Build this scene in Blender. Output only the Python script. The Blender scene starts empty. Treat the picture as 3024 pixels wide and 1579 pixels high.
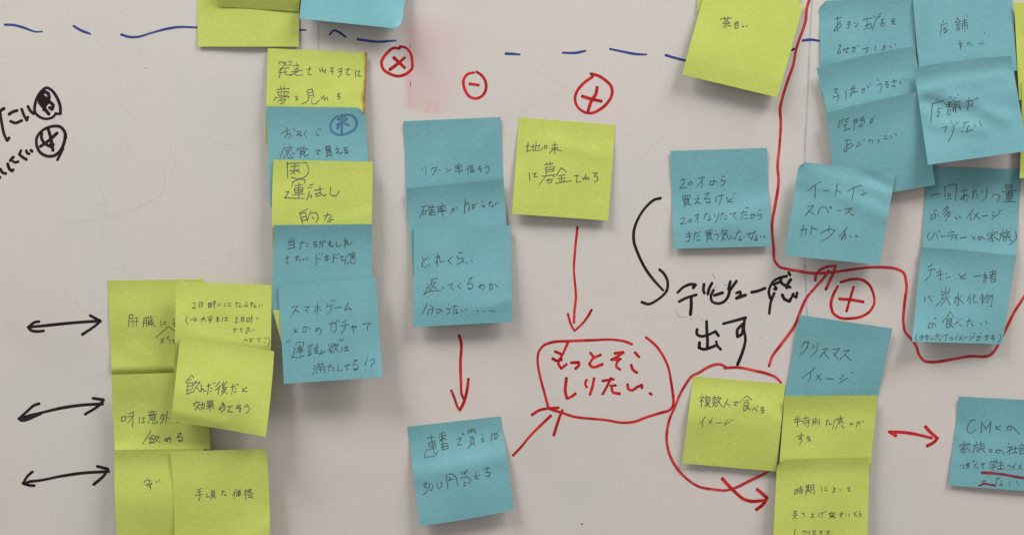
import bpy, math, random
import numpy as np

# ------------------------------------------------------------------ camera, world, lamps, exposure
scene = bpy.context.scene
col = scene.collection
K = 0.2586e-3                 # metres of board per reference unit (a note is 290 units = 75 mm)
D = 0.85                      # camera distance from the board
CX, CY = 1512.0, 789.5

cam_data = bpy.data.cameras.new("camera")
cam = bpy.data.objects.new("camera", cam_data)
col.objects.link(cam)
cam.location = (0, -D, 0)
cam.rotation_euler = (math.radians(90), 0, 0)
cam_data.sensor_width = 36
cam_data.lens = 36 * D / (3024 * K)
cam_data.clip_start = 0.01
cam_data.clip_end = 50
scene.camera = cam

world = bpy.data.worlds.new("World")
scene.world = world
world.use_nodes = True
bg = world.node_tree.nodes["Background"]
bg.inputs[0].default_value = (1.0, 0.97, 0.95, 1)
bg.inputs[1].default_value = 0.29

def lamp(name, loc, target, size, size_y, power, color):
    l = bpy.data.lights.new(name, 'AREA')
    l.shape = 'RECTANGLE'; l.size = size; l.size_y = size_y
    l.energy = power; l.color = color
    o = bpy.data.objects.new(name, l)
    col.objects.link(o)
    o.location = loc
    d = np.array(target) - np.array(loc)
    from mathutils import Vector
    o.rotation_euler = Vector(d).to_track_quat('-Z', 'Y').to_euler()
    return o
# two ceiling fluorescent fixtures above and in front of the board
lamp("ceiling_lamp", (-1.5, -0.95, 2.4), (0, 0, 0), 1.1, 0.8, 73, (1.0, 0.985, 0.95))
lamp("ceiling_lamp", (1.6, -0.95, 2.4), (0, 0, 0), 1.1, 0.8, 78, (1.0, 0.965, 0.93))

scene.view_settings.view_transform = 'Standard'
scene.view_settings.look = 'None'
scene.view_settings.exposure = 0.0
scene.view_settings.gamma = 1.0
scene.view_settings.use_curve_mapping = False

# ------------------------------------------------------------------ materials
def new_mat(name):
    m = bpy.data.materials.new(name); m.use_nodes = True
    nt = m.node_tree
    return m, nt, nt.nodes["Principled BSDF"]

def N(nt, t, **kw):
    n = nt.nodes.new(t)
    for k, v in kw.items():
        setattr(n, k, v)
    return n

def mixc(nt, fac, a, b):
    n = N(nt, 'ShaderNodeMix', data_type='RGBA')
    for sock, v in ((n.inputs[0], fac), (n.inputs[6], a), (n.inputs[7], b)):
        if hasattr(v, 'links'):
            nt.links.new(v, sock)
        elif isinstance(v, (int, float)):
            sock.default_value = v
        else:
            sock.default_value = (*v, 1)
    return n.outputs[2]

def math_n(nt, op, a, b=None):
    n = N(nt, 'ShaderNodeMath', operation=op)
    for i, v in enumerate((a, b)):
        if v is None: continue
        if hasattr(v, 'links'): nt.links.new(v, n.inputs[i])
        else: n.inputs[i].default_value = v
    return n.outputs[0]

def ramp(nt, v, a, b, c=0.0, d=1.0):
    n = N(nt, 'ShaderNodeMapRange', interpolation_type='SMOOTHSTEP')
    nt.links.new(v, n.inputs[0])
    n.inputs[1].default_value = a; n.inputs[2].default_value = b
    n.inputs[3].default_value = c; n.inputs[4].default_value = d
    return n.outputs[0]

def noise(nt, vec, scale, detail=3, rough=0.5, stretch=None, rot=0.0):
    if stretch:
        mp = N(nt, 'ShaderNodeMapping')
        mp.inputs['Scale'].default_value = stretch
        mp.inputs['Rotation'].default_value = (0, rot, 0)
        nt.links.new(vec, mp.inputs[0]); vec = mp.outputs[0]
    n = N(nt, 'ShaderNodeTexNoise')
    n.inputs['Scale'].default_value = scale
    n.inputs['Detail'].default_value = detail
    n.inputs['Roughness'].default_value = rough
    nt.links.new(vec, n.inputs['Vector'])
    return n.outputs['Fac']

def board_material():
    m, nt, b = new_mat("whiteboard_enamel")
    tc = N(nt, 'ShaderNodeTexCoord').outputs['Object']
    base = mixc(nt, ramp(nt, noise(nt, tc, 5.0, 2), 0.40, 0.62), (0.688, 0.670, 0.624), (0.736, 0.664, 0.636))
    base = mixc(nt, ramp(nt, noise(nt, tc, 14.0, 3), 0.40, 0.72, 0, 0.75), base, (0.716, 0.676, 0.616))
    base = mixc(nt, ramp(nt, noise(nt, tc, 7.5, 4, 0.6, (1, 1, 1.7), 0.5), 0.48, 0.78, 0, 0.55), base, (0.600, 0.580, 0.548))
    # wiped marker haze and rubbing streaks
    f = ramp(nt, noise(nt, tc, 9.0, 5, 0.65, (1.2, 1, 14.0), 0.12), 0.55, 0.80, 0, 0.20)
    base = mixc(nt, f, base, (0.56, 0.52, 0.49))
    f = ramp(nt, noise(nt, tc, 40.0, 4, 0.7, (1.0, 1, 9.0), 0.9), 0.60, 0.80, 0, 0.14)
    base = mixc(nt, f, base, (0.52, 0.50, 0.49))
    f = ramp(nt, noise(nt, tc, 420.0, 2, 0.6), 0.30, 0.75, 0, 0.24)
    base = mixc(nt, f, base, (0.56, 0.51, 0.48))
    # half-erased red patch
    sep = N(nt, 'ShaderNodeSeparateXYZ'); nt.links.new(tc, sep.inputs[0])
    x, z = sep.outputs[0], sep.outputs[2]
    X = lambda p: (p - CX) * K
    Z = lambda p: (CY - p) * K
    wob = math_n(nt, 'MULTIPLY', math_n(nt, 'SUBTRACT', noise(nt, tc, 30, 3, 0.6, (1, 1, 0.5)), 0.5), 0.03)
    xw = math_n(nt, 'ADD', x, wob)
    left = ramp(nt, x, X(1186), X(1210))
    strong = ramp(nt, xw, X(1200), X(1250), 1.0, 0.0)
    wide = ramp(nt, xw, X(1240), X(1400), 0.42, 0.0)
    body = math_n(nt, 'MAXIMUM', math_n(nt, 'MULTIPLY', strong, 0.55), wide)
    zw = math_n(nt, 'ADD', z, wob)
    vert = math_n(nt, 'MULTIPLY', ramp(nt, zw, Z(350), Z(310)), ramp(nt, zw, Z(110), Z(30), 1.0, 0.0))
    grain = ramp(nt, noise(nt, tc, 26, 4, 0.6, (1.6, 1, 0.8)), 0.25, 0.75, 0.55, 1.0)
    stain = math_n(nt, 'MULTIPLY', math_n(nt, 'MULTIPLY', left, body), math_n(nt, 'MULTIPLY', vert, grain))
    # smeared lower right lobe of the patch
    lob = math_n(nt, 'MULTIPLY', ramp(nt, xw, X(1225), X(1262)), ramp(nt, xw, X(1285), X(1318), 1.0, 0.0))
    lob = math_n(nt, 'MULTIPLY', lob, math_n(nt, 'MULTIPLY', ramp(nt, zw, Z(345), Z(325)), ramp(nt, zw, Z(306), Z(280), 1.0, 0.0)))
    lob = math_n(nt, 'MULTIPLY', lob, ramp(nt, noise(nt, tc, 40, 4, 0.6, (2, 1, 1)), 0.25, 0.7, 0.25, 0.46))
    stain = math_n(nt, 'MAXIMUM', stain, lob)
    base = mixc(nt, stain, base, (0.70, 0.335, 0.36))
    nt.links.new(base, b.inputs['Base Color'])
    b.inputs['Roughness'].default_value = 0.42
    b.inputs['Specular IOR Level'].default_value = 0.3
    return m

def paper_material(name, c1, c2, stain=False):
    m, nt, b = new_mat(name)
    tcn = N(nt, 'ShaderNodeTexCoord'); tc = tcn.outputs['Object']
    base = mixc(nt, ramp(nt, noise(nt, tc, 45, 3), 0.3, 0.7), c1, c2)
    f = ramp(nt, noise(nt, tc, 620, 3, 0.65), 0.3, 0.75, 0, 0.34)
    base = mixc(nt, f, base, tuple(v * 0.72 for v in c1))
    inf = N(nt, 'ShaderNodeObjectInfo')
    base = mixc(nt, ramp(nt, inf.outputs['Random'], 0, 1, 0.0, 0.10), base, tuple(v * 0.8 for v in c2))
    if stain:
        sep = N(nt, 'ShaderNodeSeparateXYZ'); nt.links.new(tcn.outputs['UV'], sep.inputs[0])
        u = math_n(nt, 'ADD', sep.outputs[0], math_n(nt, 'MULTIPLY', math_n(nt, 'SUBTRACT', noise(nt, tc, 90, 3), 0.5), 0.08))
        s = ramp(nt, u, 0.955, 1.005, 0, 0.9)
        base = mixc(nt, s, base, (0.30, 0.075, 0.035))
    nt.links.new(base, b.inputs['Base Color'])
    b.inputs['Roughness'].default_value = 0.85
    b.inputs['Specular IOR Level'].default_value = 0.15
    bump = N(nt, 'ShaderNodeBump')
    bump.inputs['Strength'].default_value = 0.30
    bump.inputs['Distance'].default_value = 0.0006
    nt.links.new(noise(nt, tc, 260, 4, 0.6), bump.inputs['Height'])
    nt.links.new(bump.outputs[0], b.inputs['Normal'])
    return m

def ink_material(name, c1, c2, scale=60, rough=0.5, spec=0.3):
    m, nt, b = new_mat(name)
    tc = N(nt, 'ShaderNodeTexCoord').outputs['Object']
    base = mixc(nt, ramp(nt, noise(nt, tc, scale, 4, 0.65), 0.35, 0.68), c1, c2)
    nt.links.new(base, b.inputs['Base Color'])
    b.inputs['Roughness'].default_value = rough
    b.inputs['Specular IOR Level'].default_value = spec
    return m

M = {
    'board': board_material(),
    'Y': paper_material("yellow_paper", (0.565, 0.655, 0.140), (0.600, 0.685, 0.160)),
    'YS': paper_material("stained_yellow_paper", (0.565, 0.655, 0.140), (0.600, 0.685, 0.160), True),
    'B': paper_material("blue_paper", (0.192, 0.452, 0.505), (0.210, 0.478, 0.530)),
    'pencil': ink_material("pencil_graphite", (0.042, 0.066, 0.068), (0.140, 0.175, 0.170), 300, 0.6),
    'faint': ink_material("faint_pencil", (0.07, 0.095, 0.085), (0.15, 0.18, 0.15), 300, 0.6),
    'black': ink_material("black_marker", (0.014, 0.008, 0.010), (0.030, 0.018, 0.020), 50, 0.55, 0.2),
    'red': ink_material("red_marker", (0.42, 0.004, 0.006), (0.74, 0.032, 0.034), 75),
    'redthin': ink_material("thin_red_marker", (0.45, 0.010, 0.016), (0.74, 0.070, 0.075), 75),
    'blue': ink_material("blue_marker", (0.020, 0.050, 0.235), (0.050, 0.095, 0.32), 60),
    'bluewash': ink_material("soft_blue_marker", (0.070, 0.185, 0.335), (0.10, 0.245, 0.40), 60),
    'winered': ink_material("dark_red_marker", (0.24, 0.02, 0.045), (0.30, 0.06, 0.09), 60),
    'rule': ink_material("pale_blue_line", (0.44, 0.46, 0.53), (0.56, 0.56, 0.60), 80),
    'scratch': ink_material("scuff", (0.53, 0.505, 0.47), (0.67, 0.63, 0.60), 120),
    'hairline': ink_material("hairline_scuff", (0.61, 0.585, 0.55), (0.70, 0.665, 0.635), 90),
    'scuffdark': ink_material("dark_scuff", (0.22, 0.20, 0.19), (0.45, 0.42, 0.40), 200),
}

# ------------------------------------------------------------------ coordinates
ROW = {'A': 0, 'B': 400, 'C': 800, 'D': 1179}
S = 2542 / 756.0
def tile(key):
    return np.array([756.0 * int(key[1]), float(ROW[key[0]])])

def place(px, lift_mm):
    """points on/above the board, in metres; lift is the height above the board"""
    l = np.asarray(lift_mm, float) * 1e-3
    f = (D - l) / D
    return np.stack([(px[:, 0] - CX) * K * f, -l, (CY - px[:, 1]) * K * f], axis=1)

# ------------------------------------------------------------------ mesh helpers
def link_mesh(name, verts, faces, mat, parent=None, origin=(0, 0, 0), smooth=True, uvs=None):
    me = bpy.data.meshes.new(name)
    v = np.asarray(verts) - np.array(origin)
    me.from_pydata([tuple(p) for p in v], [], faces)
    me.materials.append(mat)
    if smooth:
        me.polygons.foreach_set("use_smooth", [True] * len(me.polygons))
    if uvs is not None:
        ul = me.uv_layers.new(name="UVMap")
        for li, lp in enumerate(me.loops):
            ul.data[li].uv = uvs[lp.vertex_index]
    me.update()
    o = bpy.data.objects.new(name, me)
    col.objects.link(o)
    if parent is not None:
        o.parent = parent
    else:
        o.location = origin
    return o

def spline(pts, step):
    """Catmull-Rom through pts, sampled about every `step` units"""
    n = len(pts)
    if n == 2:
        k = max(1, int(np.linalg.norm(pts[1] - pts[0]) / (step * 3)))
        return np.array([pts[0] + (pts[1] - pts[0]) * t for t in np.linspace(0, 1, k + 1)])
    out = [pts[0]]
    for i in range(n - 1):
        p1, p2 = pts[i], pts[i + 1]
        p0 = pts[i - 1] if i > 0 else p1 - (p2 - p1)
        p3 = pts[i + 2] if i + 2 < n else p2 + (p2 - p1)
        d = np.linalg.norm(p2 - p1)
        # tangents limited by the local chord so uneven spacing does not overshoot
        def tan(a, b, c):
            la, lb = np.linalg.norm(b - a) + 1e-6, np.linalg.norm(c - b) + 1e-6
            return ((b - a) / la * lb + (c - b) / lb * la) / (la + lb)
        m1 = tan(p0, p1, p2) * d * 0.9
        m2 = tan(p1, p2, p3) * d * 0.9
        k = max(2, min(14, int(d / step)))
        for j in range(1, k + 1):
            t = j / k
            h = (2*t**3 - 3*t**2 + 1, t**3 - 2*t**2 + t, -2*t**3 + 3*t**2, t**3 - t**2)
            out.append(h[0]*p1 + h[1]*m1 + h[2]*p2 + h[3]*m2)
    return np.array(out)

def split_corners(pts, limit=72):
    runs, cur = [], [pts[0]]
    for i in range(1, len(pts)):
        cur.append(pts[i])
        if i + 1 < len(pts):
            a, b = pts[i] - pts[i-1], pts[i+1] - pts[i]
            c = np.dot(a, b) / (np.linalg.norm(a) * np.linalg.norm(b) + 1e-9)
            if c < math.cos(math.radians(limit)):
                runs.append(np.array(cur)); cur = [pts[i]]
    runs.append(np.array(cur))
    return runs

def parse(key, s):
    o = tile(key)
    res = []
    for st in s.split(';'):
        p = [tuple(float(a) for a in q.split(',')) for q in st.split()]
        if not p: continue
        if len(p) == 1: p = [p[0], (p[0][0] + 6, p[0][1] + 3)]
        res.append(np.array(p) / S + o)
    return res

rng = random.Random(11)

def strokes_mesh(strokes, width, lift_fn, base=0.10, caps=4, wob=0.12, taper=0.0, step=6.0):
    """ribbon mesh (round ends, slightly uneven width) for a list of px polylines"""
    V, Z, F = [], [], []
    zi = 0
    for st in strokes:
        for run in split_corners(st):
            c = spline(run, step)
            keep = [0] + [i for i in range(1, len(c)) if np.linalg.norm(c[i] - c[i-1]) > 1e-3]
            c = c[keep]
            if len(c) < 2: continue
            t = np.gradient(c, axis=0)
            t /= (np.linalg.norm(t, axis=1)[:, None] + 1e-9)
            nrm = np.stack([-t[:, 1], t[:, 0]], axis=1)
            n = len(c)
            ph = rng.random() * 6.28
            arc = np.concatenate([[0], np.cumsum(np.linalg.norm(np.diff(c, axis=0), axis=1))])
            w = width * 0.5 * (1 + wob * np.sin(arc / (width * 5 + 6) + ph) * 0.6 + wob * np.sin(arc / (width * 2.1 + 3) + 2 * ph) * 0.4)
            if taper > 0:
                w *= 1 - taper * np.clip((arc / max(arc[-1], 1e-6) - 0.6) / 0.4, 0, 1) ** 1.5
            off = len(V)
            zi += 1
            zb = base + 0.0012 * zi
            for i in range(n):
                z = zb + 0.0010 * i / n
                V.append(c[i] + nrm[i] * w[i]); Z.append(z)
                V.append(c[i] - nrm[i] * w[i]); Z.append(z)
            for i in range(n - 1):
                a = off + 2 * i
                F.append((a, a + 1, a + 3, a + 2))
            for end in (0, n - 1):
                sgn = -1 if end == 0 else 1
                ci = len(V)
                ids = [off + 2 * end]
                for q in range(1, caps):
                    ang = math.pi * q / caps
                    V.append(c[end] + nrm[end] * w[end] * math.cos(ang) + sgn * t[end] * w[end] * math.sin(ang)); Z.append(zb)
                    ids.append(len(V) - 1)
                ids.append(off + 2 * end + 1)
                F.append(tuple(ids if sgn > 0 else ids[::-1]))
    V = np.array(V); Z = np.array(Z)
    return place(V, lift_fn(V) + Z), F

flat = lambda P: np.zeros(len(P))

# ------------------------------------------------------------------ whiteboard (large structure first)
def build_board():
    x0, x1, z0, z1, t = -0.62, 0.62, -0.40, 0.40, 0.018
    nx = 2
    v = [(x0, 0, z0), (x1, 0, z0), (x1, 0, z1), (x0, 0, z1), (x0, t, z0), (x1, t, z0), (x1, t, z1), (x0, t, z1)]
    f = [(0, 1, 2, 3), (5, 4, 7, 6), (1, 5, 6, 2), (4, 0, 3, 7), (3, 2, 6, 7), (4, 5, 1, 0)]
    o = link_mesh("whiteboard", v, f, M['board'], smooth=False)
    o['label'] = "scuffed white enamel board behind all the sticky notes, covered with marker lines and arrows"
    o['category'] = "whiteboard"
    return o
board = build_board()

def mark(name, spec, width, mat, label=None, base=0.05, **kw):
    st = []
    for key, s in spec:
        st += parse(key, s)
    v, f = strokes_mesh(st, width, flat, base=base, **kw)
    o = link_mesh(name, v, f, M[mat], board)
    if label: o['label'] = label
    return o

# ruled lines and old scratches
mark("ruled_line", [('A1', "622,150 620,490 618,560")], 5.0, 'rule', "pale blue ruled line left of centre", 0.02, wob=0.2)
mark("ruled_line", [('A3', "441,-20 428,150 420,300 404,700 388,1080 372,1345 358,1700"), ('B3', "360,1180 366,1345"), ('B3', "362,1300 374,1480 380,1600 388,1800")], 6.2, 'rule', "pale blue ruled line inside the red outline", 0.02, wob=0.25)
SCR = [('B0', "600,862 800,858 1050,825 1250,770 1450,680 1620,565 1720,470"), ('B0', "1600,290 1635,420 1620,560 1580,670 1520,780"),
       ('B0', "985,470 1030,600 1042,800 1020,980 950,1200"), ('B0', "1745,100 1740,300 1670,440"), ('B0', "2310,1060 2300,1180 2225,1340"),
       ('B0', "720,0 770,190"), ('A2', "100,1100 300,1000 550,910"), ('A2', "200,680 400,790 620,900"), ('B1', "1200,640 1250,1000 1290,1200"),
       ('B2', "1250,300 1450,60 1560,0"), ('C0', "600,170 900,410 1000,412 1080,380"), ('A0', "980,400 1100,600 1210,780"), ('A0', "1360,430 1430,560"),
       ('A0', "1370,850 1500,980"), ('A0', "1190,1020 1330,1170 1400,1200"), ('B0', "2040,10 2240,95 2310,90"), ('A2', "2050,2000 2150,2100"),
       ('B3', "1120,1245 1270,1210 1420,1140"), ('A0', "1170,90 1260,180"), ('D1', "1440,80 1520,95"), ('A1', "1130,960 1260,890"), ('B0', "1240,50 1320,230")]
for s in SCR:
    mark("scratch", [s], 1.5, 'scratch', None, 0.012, wob=0.3, taper=0.5)
# faint hairline scratches left by years of wiping
r = random.Random(5)
def hair(x, y, ang, ln, bend, w=0.8):
    n = 4; P = []
    for i in range(n + 1):
        t = i / n - 0.5
        P.append((x + math.cos(ang)*ln*t - math.sin(ang)*bend*(t*t - 0.25), y + math.sin(ang)*ln*t + math.cos(ang)*bend*(t*t - 0.25)))
    v, f = strokes_mesh([np.array(P)], w, flat, base=0.008, wob=0.4, taper=0.6, step=20)
    link_mesh("scratch", v, f, M['hairline'], board)
for _ in range(22):
    hair(r.uniform(60, 560), r.uniform(130, 620), 1.05 + r.gauss(0, 0.16), r.uniform(60, 190), r.uniform(-14, 14))
for _ in range(26):
    hair(r.uniform(260, 820), r.uniform(560, 840), r.gauss(0.06, 0.08), r.uniform(40, 150), r.uniform(-6, 6))
for _ in range(14):
    hair(r.uniform(1250, 2400), r.uniform(20, 700), -0.6 + r.gauss(0, 0.4), r.uniform(50, 160), r.uniform(-12, 12))

mark("ink_speck", [('D2', "694,1232 700,1234")], 3.6, 'black', None, 0.02)
mark("ink_speck", [('A0', "1440,675 1452,675")], 1.8, 'scuffdark', None, 0.02)
mark("ink_speck", [('C2', "2458,660 2468,660")], 2.0, 'scuffdark', None, 0.02)
mark("ink_speck", [('D0', "925,1040 930,1040")], 2.0, 'scuffdark', None, 0.02)
SMUDGE = [('C2', "1625,400 1640,412"), ('C2', "1640,432 1665,452 1700,458 1735,455"), ('C2', "1770,478 1790,480"), ('C2', "1880,490 1890,488"), ('C2', "1985,30 2005,50 2012,75"), ('C2', "2000,165 2030,160"), ('C2', "2110,135 2135,140")]
for sm in SMUDGE:
    mark("eraser_smudge", [sm], 1.8, 'scuffdark', None, 0.02)
mark("eraser_smudge", [('A1', "1535,815 1530,860")], 2.2, 'winered', None, 0.02)
mark("eraser_smudge", [('A1', "1525,445 1535,470")], 2.0, 'winered', None, 0.02)

# blue dashed line
DASH = [('A0', "50,248 130,250 230,275 360,318 420,315"), ('A0', "732,260 800,302 895,338"), ('A0', "1205,346 1290,370 1370,368 1500,330 1650,290 1760,272 1960,275 2010,276"),
        ('A1', "390,302 495,299"), ('A1', "735,345 770,303 810,315 893,371"), ('A1', "1012,393 1200,416 1388,405"), ('A1', "2482,535 2560,538 2620,543"),
        ('A2', "505,526 640,526 730,507"), ('A2', "974,488 1150,525 1240,540 1335,543"), ('A2', "1528,550 1630,580 1770,614"), ('A3', "348,404 420,396 540,414")]
for d in DASH:
    mark("dash", [d], 7.3, 'blue', None, 0.05, wob=0.15, taper=0.35)
mark("dash", [('A3', "240,500 258,486")], 7.0, 'black', "short black dash touching the red outline", 0.05)

# red circled signs
def circled(spec_c, spec_s, label, w=8.6):
    o = mark("circled_sign", spec_c, w, 'red', label, 0.06)
    for i, st in enumerate(sum([parse(k, s) for k, s in spec_s], [])):
        v, f = strokes_mesh([st], w * 1.05, flat, base=0.085 + 0.004*i)
        link_mesh("sign_stroke", v, f, M['red'], o)
    return o
circled([('A1', "1425,483 1370,478 1290,540 1245,620 1265,690 1340,740 1410,758 1500,730 1545,690 1550,600 1530,520 1480,472 1430,465")],
        [('A1', "1370,575 1475,672; 1475,575 1400,640 1330,692")], "red circled cross beside the pink stain")
circled([('A1', "2162,722 2100,738 2060,800 2070,880 2120,960 2180,980 2250,950 2285,880 2275,800 2230,740 2190,716")],
        [('A1', "2122,834 2208,846")], "red circled minus", 8.2)
circled([('A2', "798,764 720,820 650,900 625,980 650,1060 720,1115 780,1125 870,1090 950,1020 995,930 985,860 930,800 860,755 785,735")],
        [('A2', "700,958 790,985 885,1005; 845,868 835,930 790,1000 757,1098")], "red circled plus above the lone yellow note")
circled([('C3', "692,152 650,230 625,330 650,420 720,465 820,470 930,450 1010,400 1055,320 1045,220 1000,130 930,85 840,80 725,110")],
        [('C3', "712,276 830,285 945,305; 850,160 820,260 780,395")], "red circled plus inside the arrow on the right", 8.2)

# red outline and arrows
mark("red_outline", [('A3', "420,-30 385,90 375,200 350,290 320,370 280,490 250,650 200,790 150,950 120,1090 127,1200 122,1345 110,1495 95,1640 105,1795 70,2045 40,2225 55,2445 72,2600 110,2645 200,2672 300,2690 380,2705 440,2711 600,2706 800,2680 1000,2655 1150,2653 1280,2670 1340,2700 1375,2820 1357,3000 1345,3210 1360,3290 1420,3360 1470,3430 1500,3520 1550,3580 1620,3592 1800,3570 2000,3535 2210,3520 2250,3480 2300,3390 2360,3270 2450,3090 2520,2980 2600,2860")],
     8.4, 'redthin', "long red outline around the blue notes on the right", 0.06, wob=0.08)
def arrow(spec_shaft, spec_head, w, mat, label, base=0.06, **kw):
    o = mark("arrow", spec_shaft, w, mat, label, base, **kw)
    for i, st in enumerate(sum([parse(k, s) for k, s in spec_head], [])):
        v, f = strokes_mesh([st], w, flat, base=base + 0.02 + 0.004*i)
        link_mesh("arrow_head", v, f, M[mat], o)
    return o
arrow([('C3', "10,940 40,850 120,740 280,510 310,430 380,270 480,150 560,60 600,0")], [('C3', "470,90 480,30 530,-20 600,-45 668,-50 655,10 620,80 575,180")], 8.6, 'redthin', "red arrow rising to the red outline", 0.10)
arrow([('C1', "2018,640 2035,700 2030,900 2035,1100 2045,1230 2066,1272")], [('C1', "1940,1185 1975,1270 2000,1345 2025,1378 2060,1310 2092,1200 2110,1070")], 8.2, 'red', "red arrow pointing down between two blue notes")
arrow([('B2', "650,910 640,1000 625,1150 615,1345 625,1465 635,1605 620,1745 615,1855")], [('C2', "555,425 590,540 620,592 680,540 740,470 790,385")], 7.0, 'red', "red arrow pointing down under the lone yellow note")
arrow([('D2', "12,552 80,480 180,360 300,240 385,160")], [('D2', "200,150 270,105 350,88 460,80; 500,105 470,180 440,270 415,350")], 8.0, 'red', "red arrow rising to the red bubble")
arrow([('D2', "2090,785 2150,850 2220,920 2300,985 2360,1005 2500,1000")], [('D2', "2435,890 2490,935 2530,972 2500,1030 2428,1088")], 9.5, 'red', "short thick red arrow at the bottom of the red ring", 0.10)
arrow([('D3', "1205,320 1350,325 1500,350 1622,380; 1225,330 1268,356")], [('D3', "1565,270 1620,330 1682,382 1650,420 1582,458")], 9.5, 'red', "red arrow pointing right to the last blue note")
mark("speech_bubble", [('C2', "1190,725 1130,700 1000,680 800,685 550,695 400,705 310,740 262,810 255,900 280,1050 320,1200 360,1350"), ('D2', "360,85 400,100 480,125 620,170 800,190 950,205 1080,228 1200,222 1350,170 1480,130 1570,100 1598,60 1605,-40"),
     ('C2', "1332,657 1430,740 1500,840 1550,950 1580,1100 1600,1250 1605,1330")], 7.6, 'red', "red bubble around red handwriting", 0.065, wob=0.1)
mark("red_ring", [('C2', "2672,1108 2632,1062 2542,1020 2400,985 2250,955 2110,960; 2125,955 2080,928 2020,925 1950,950 1850,1010 1790,1038 1720,1130 1660,1240 1620,1345 1570,1450 1545,1550 1535,1660 1560,1804 1630,1944 1730,2054 1850,2134 2000,2164 2130,2172 2200,2154 2350,2084 2540,1990 2620,1940")],
     7.8, 'redthin', "red ring around a yellow note", 0.11, wob=0.12)
def lettering(spec, w, mat, label):
    for part in spec:
        mark("lettering", [part], w, mat, label, 0.07)
lettering([('C2', "553,715 500,830 460,920 490,965 540,925; 430,798 485,822; 405,868 440,888 490,878"), ('C2', "588,908 660,905 665,930 632,965"), ('C2', "778,810 812,852; 880,830 800,870 768,920 795,950 895,925"),
           ('C2', "1022,815 1105,806 1050,845 988,878 1075,872 1042,905 1035,945 1072,975"), ('C2', "1222,808 1260,850; 1185,932 1200,978 1238,1005"),
           ('C2', "540,1062 530,1200 545,1262 580,1250 630,1215"), ('C2', "742,1080 725,1115 742,1150; 815,1062 800,1140 775,1222"), ('C2', "900,1088 1008,1072; 982,1062 960,1110 900,1220; 978,1138 1030,1132; 990,1162 1000,1200 1068,1215"),
           ('C2', "1148,1125 1155,1168 1195,1182 1240,1150 1290,1130 1290,1158"), ('C2', "1368,1212 1384,1222")], 8.4, 'red', "red letter inside the red bubble")

# black arrows and lettering
arrow([('C0', "290,555 400,545 700,515 900,500 985,497")], [('C0', "895,440 950,470 998,495 960,530 818,628; 388,500 350,505 280,558 310,588 370,598 433,592")], 8.6, 'black', "black double arrow, topmost of the three")
arrow([('D0', "190,190 300,155 400,132 600,85 800,55 1018,42")], [('D0', "925,-14 1028,2 1000,40 845,145; 388,40 340,55 270,115 188,188 215,205 270,195 340,165 400,140")], 8.8, 'black', "black double arrow, middle of the three")
arrow([('D0', "290,812 400,800 600,760 800,730 1078,712")], [('D0', "965,660 1070,688 1045,735 932,840; 322,715 280,750 228,830 285,848 340,852; 240,835 290,812")], 8.6, 'black', "black double arrow, lowest of the three")
arrow([('B2', "1475,622 1420,635 1330,710 1250,830 1210,950 1210,1050 1250,1170 1340,1345 1400,1425 1500,1535")], [('C2', "1465,-15 1500,15 1545,100 1538,190 1450,280 1350,328 1290,308")], 8.4, 'black', "curved black arrow left of a blue note")
lettering([('C2', "1645,212 1700,160 1780,130 1822,135 1800,165; 1660,302 1720,270 1830,235; 1778,255 1780,340 1772,430"), ('C2', "1907,130 1900,190 1910,218; 1985,120 1955,180 1945,228"),
           ('C2', "2090,215 2010,240; 2000,190 1975,250 1985,300 2040,322 2110,300 2150,240 2160,195; 2168,105 2150,180; 2228,100 2165,190"), ('C2', "2228,218 2262,205 2272,230 2228,270 2318,238"), ('C2', "2380,210 2450,195 2512,170"),
           ('C3', "185,50 130,62 60,95 25,145 8,210 22,268; 128,65 128,110 165,140 220,160; 225,85 200,120 185,165; 58,135 110,110 128,112; 205,15 218,38; 72,160 80,180; 68,182 84,166; 76,160 66,178"),
           ('C3', "62,220 30,300 12,420"), ('C3', "142,235 160,275 215,300 228,270; 252,225 240,250; 288,215 280,262; 245,232 258,252"),
           ('C2', "1932,500 1935,600 1942,700 1940,750; 1838,578 1835,625 1870,645 1950,630 2020,598 2050,640; 1862,710 1858,760 1900,775 1980,755 2030,735; 2028,700 2040,740 2072,775"),
           ('C2', "2098,522 2200,495 2320,462; 2310,480 2302,560 2318,680 2290,800 2240,925; 2295,520 2235,590 2240,650 2278,630 2295,550")], 8.9, 'black', "black letter right of the curved arrow")
lettering([('A0', "40,1078 5,1100 -20,1130; 0,1120 20,1240 45,1345 70,1395 90,1370"), ('A0', "90,1135 130,1110 170,1098; 105,1205 150,1222 215,1198"), ('A0', "215,1085 240,1150 265,1195 275,1165; 278,1058 300,1100 332,1130"),
           ('B0', "208,150 192,188 230,220 262,238; 262,152 270,175 290,182; 308,148 318,158"), ('B0', "132,215 102,248; 130,258 150,268 180,260"), ('B0', "76,282 95,335 120,352 132,340"), ('B0', "5,335 25,370 58,378; -10,425 0,415")], 8.8, 'black', "black letter at the left end of the board")
o = mark("circled_letter", [('A0', "560,1132 600,1130 598,1060 560,960 510,895 465,872 400,920 350,1030 345,1110 390,1160 460,1182 530,1160 555,1125")], 8.6, 'black', "black circled letter with a scribbled centre", 0.06)
v, f = strokes_mesh(parse('A0', "440,910 480,930 485,990 400,1000 425,920; 395,960 390,1020 420,1055 480,1015; 440,1000 445,1080 485,1132; 490,1012 528,1045 515,1085 492,1070; 430,960 455,975 448,1040 435,1090; 400,1000 430,1060 450,1020; 410,950 420,1010 460,1040; 455,985 470,1010"), 9.8, flat, base=0.09)
link_mesh("sign_stroke", v, f, M['black'], o)
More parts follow.
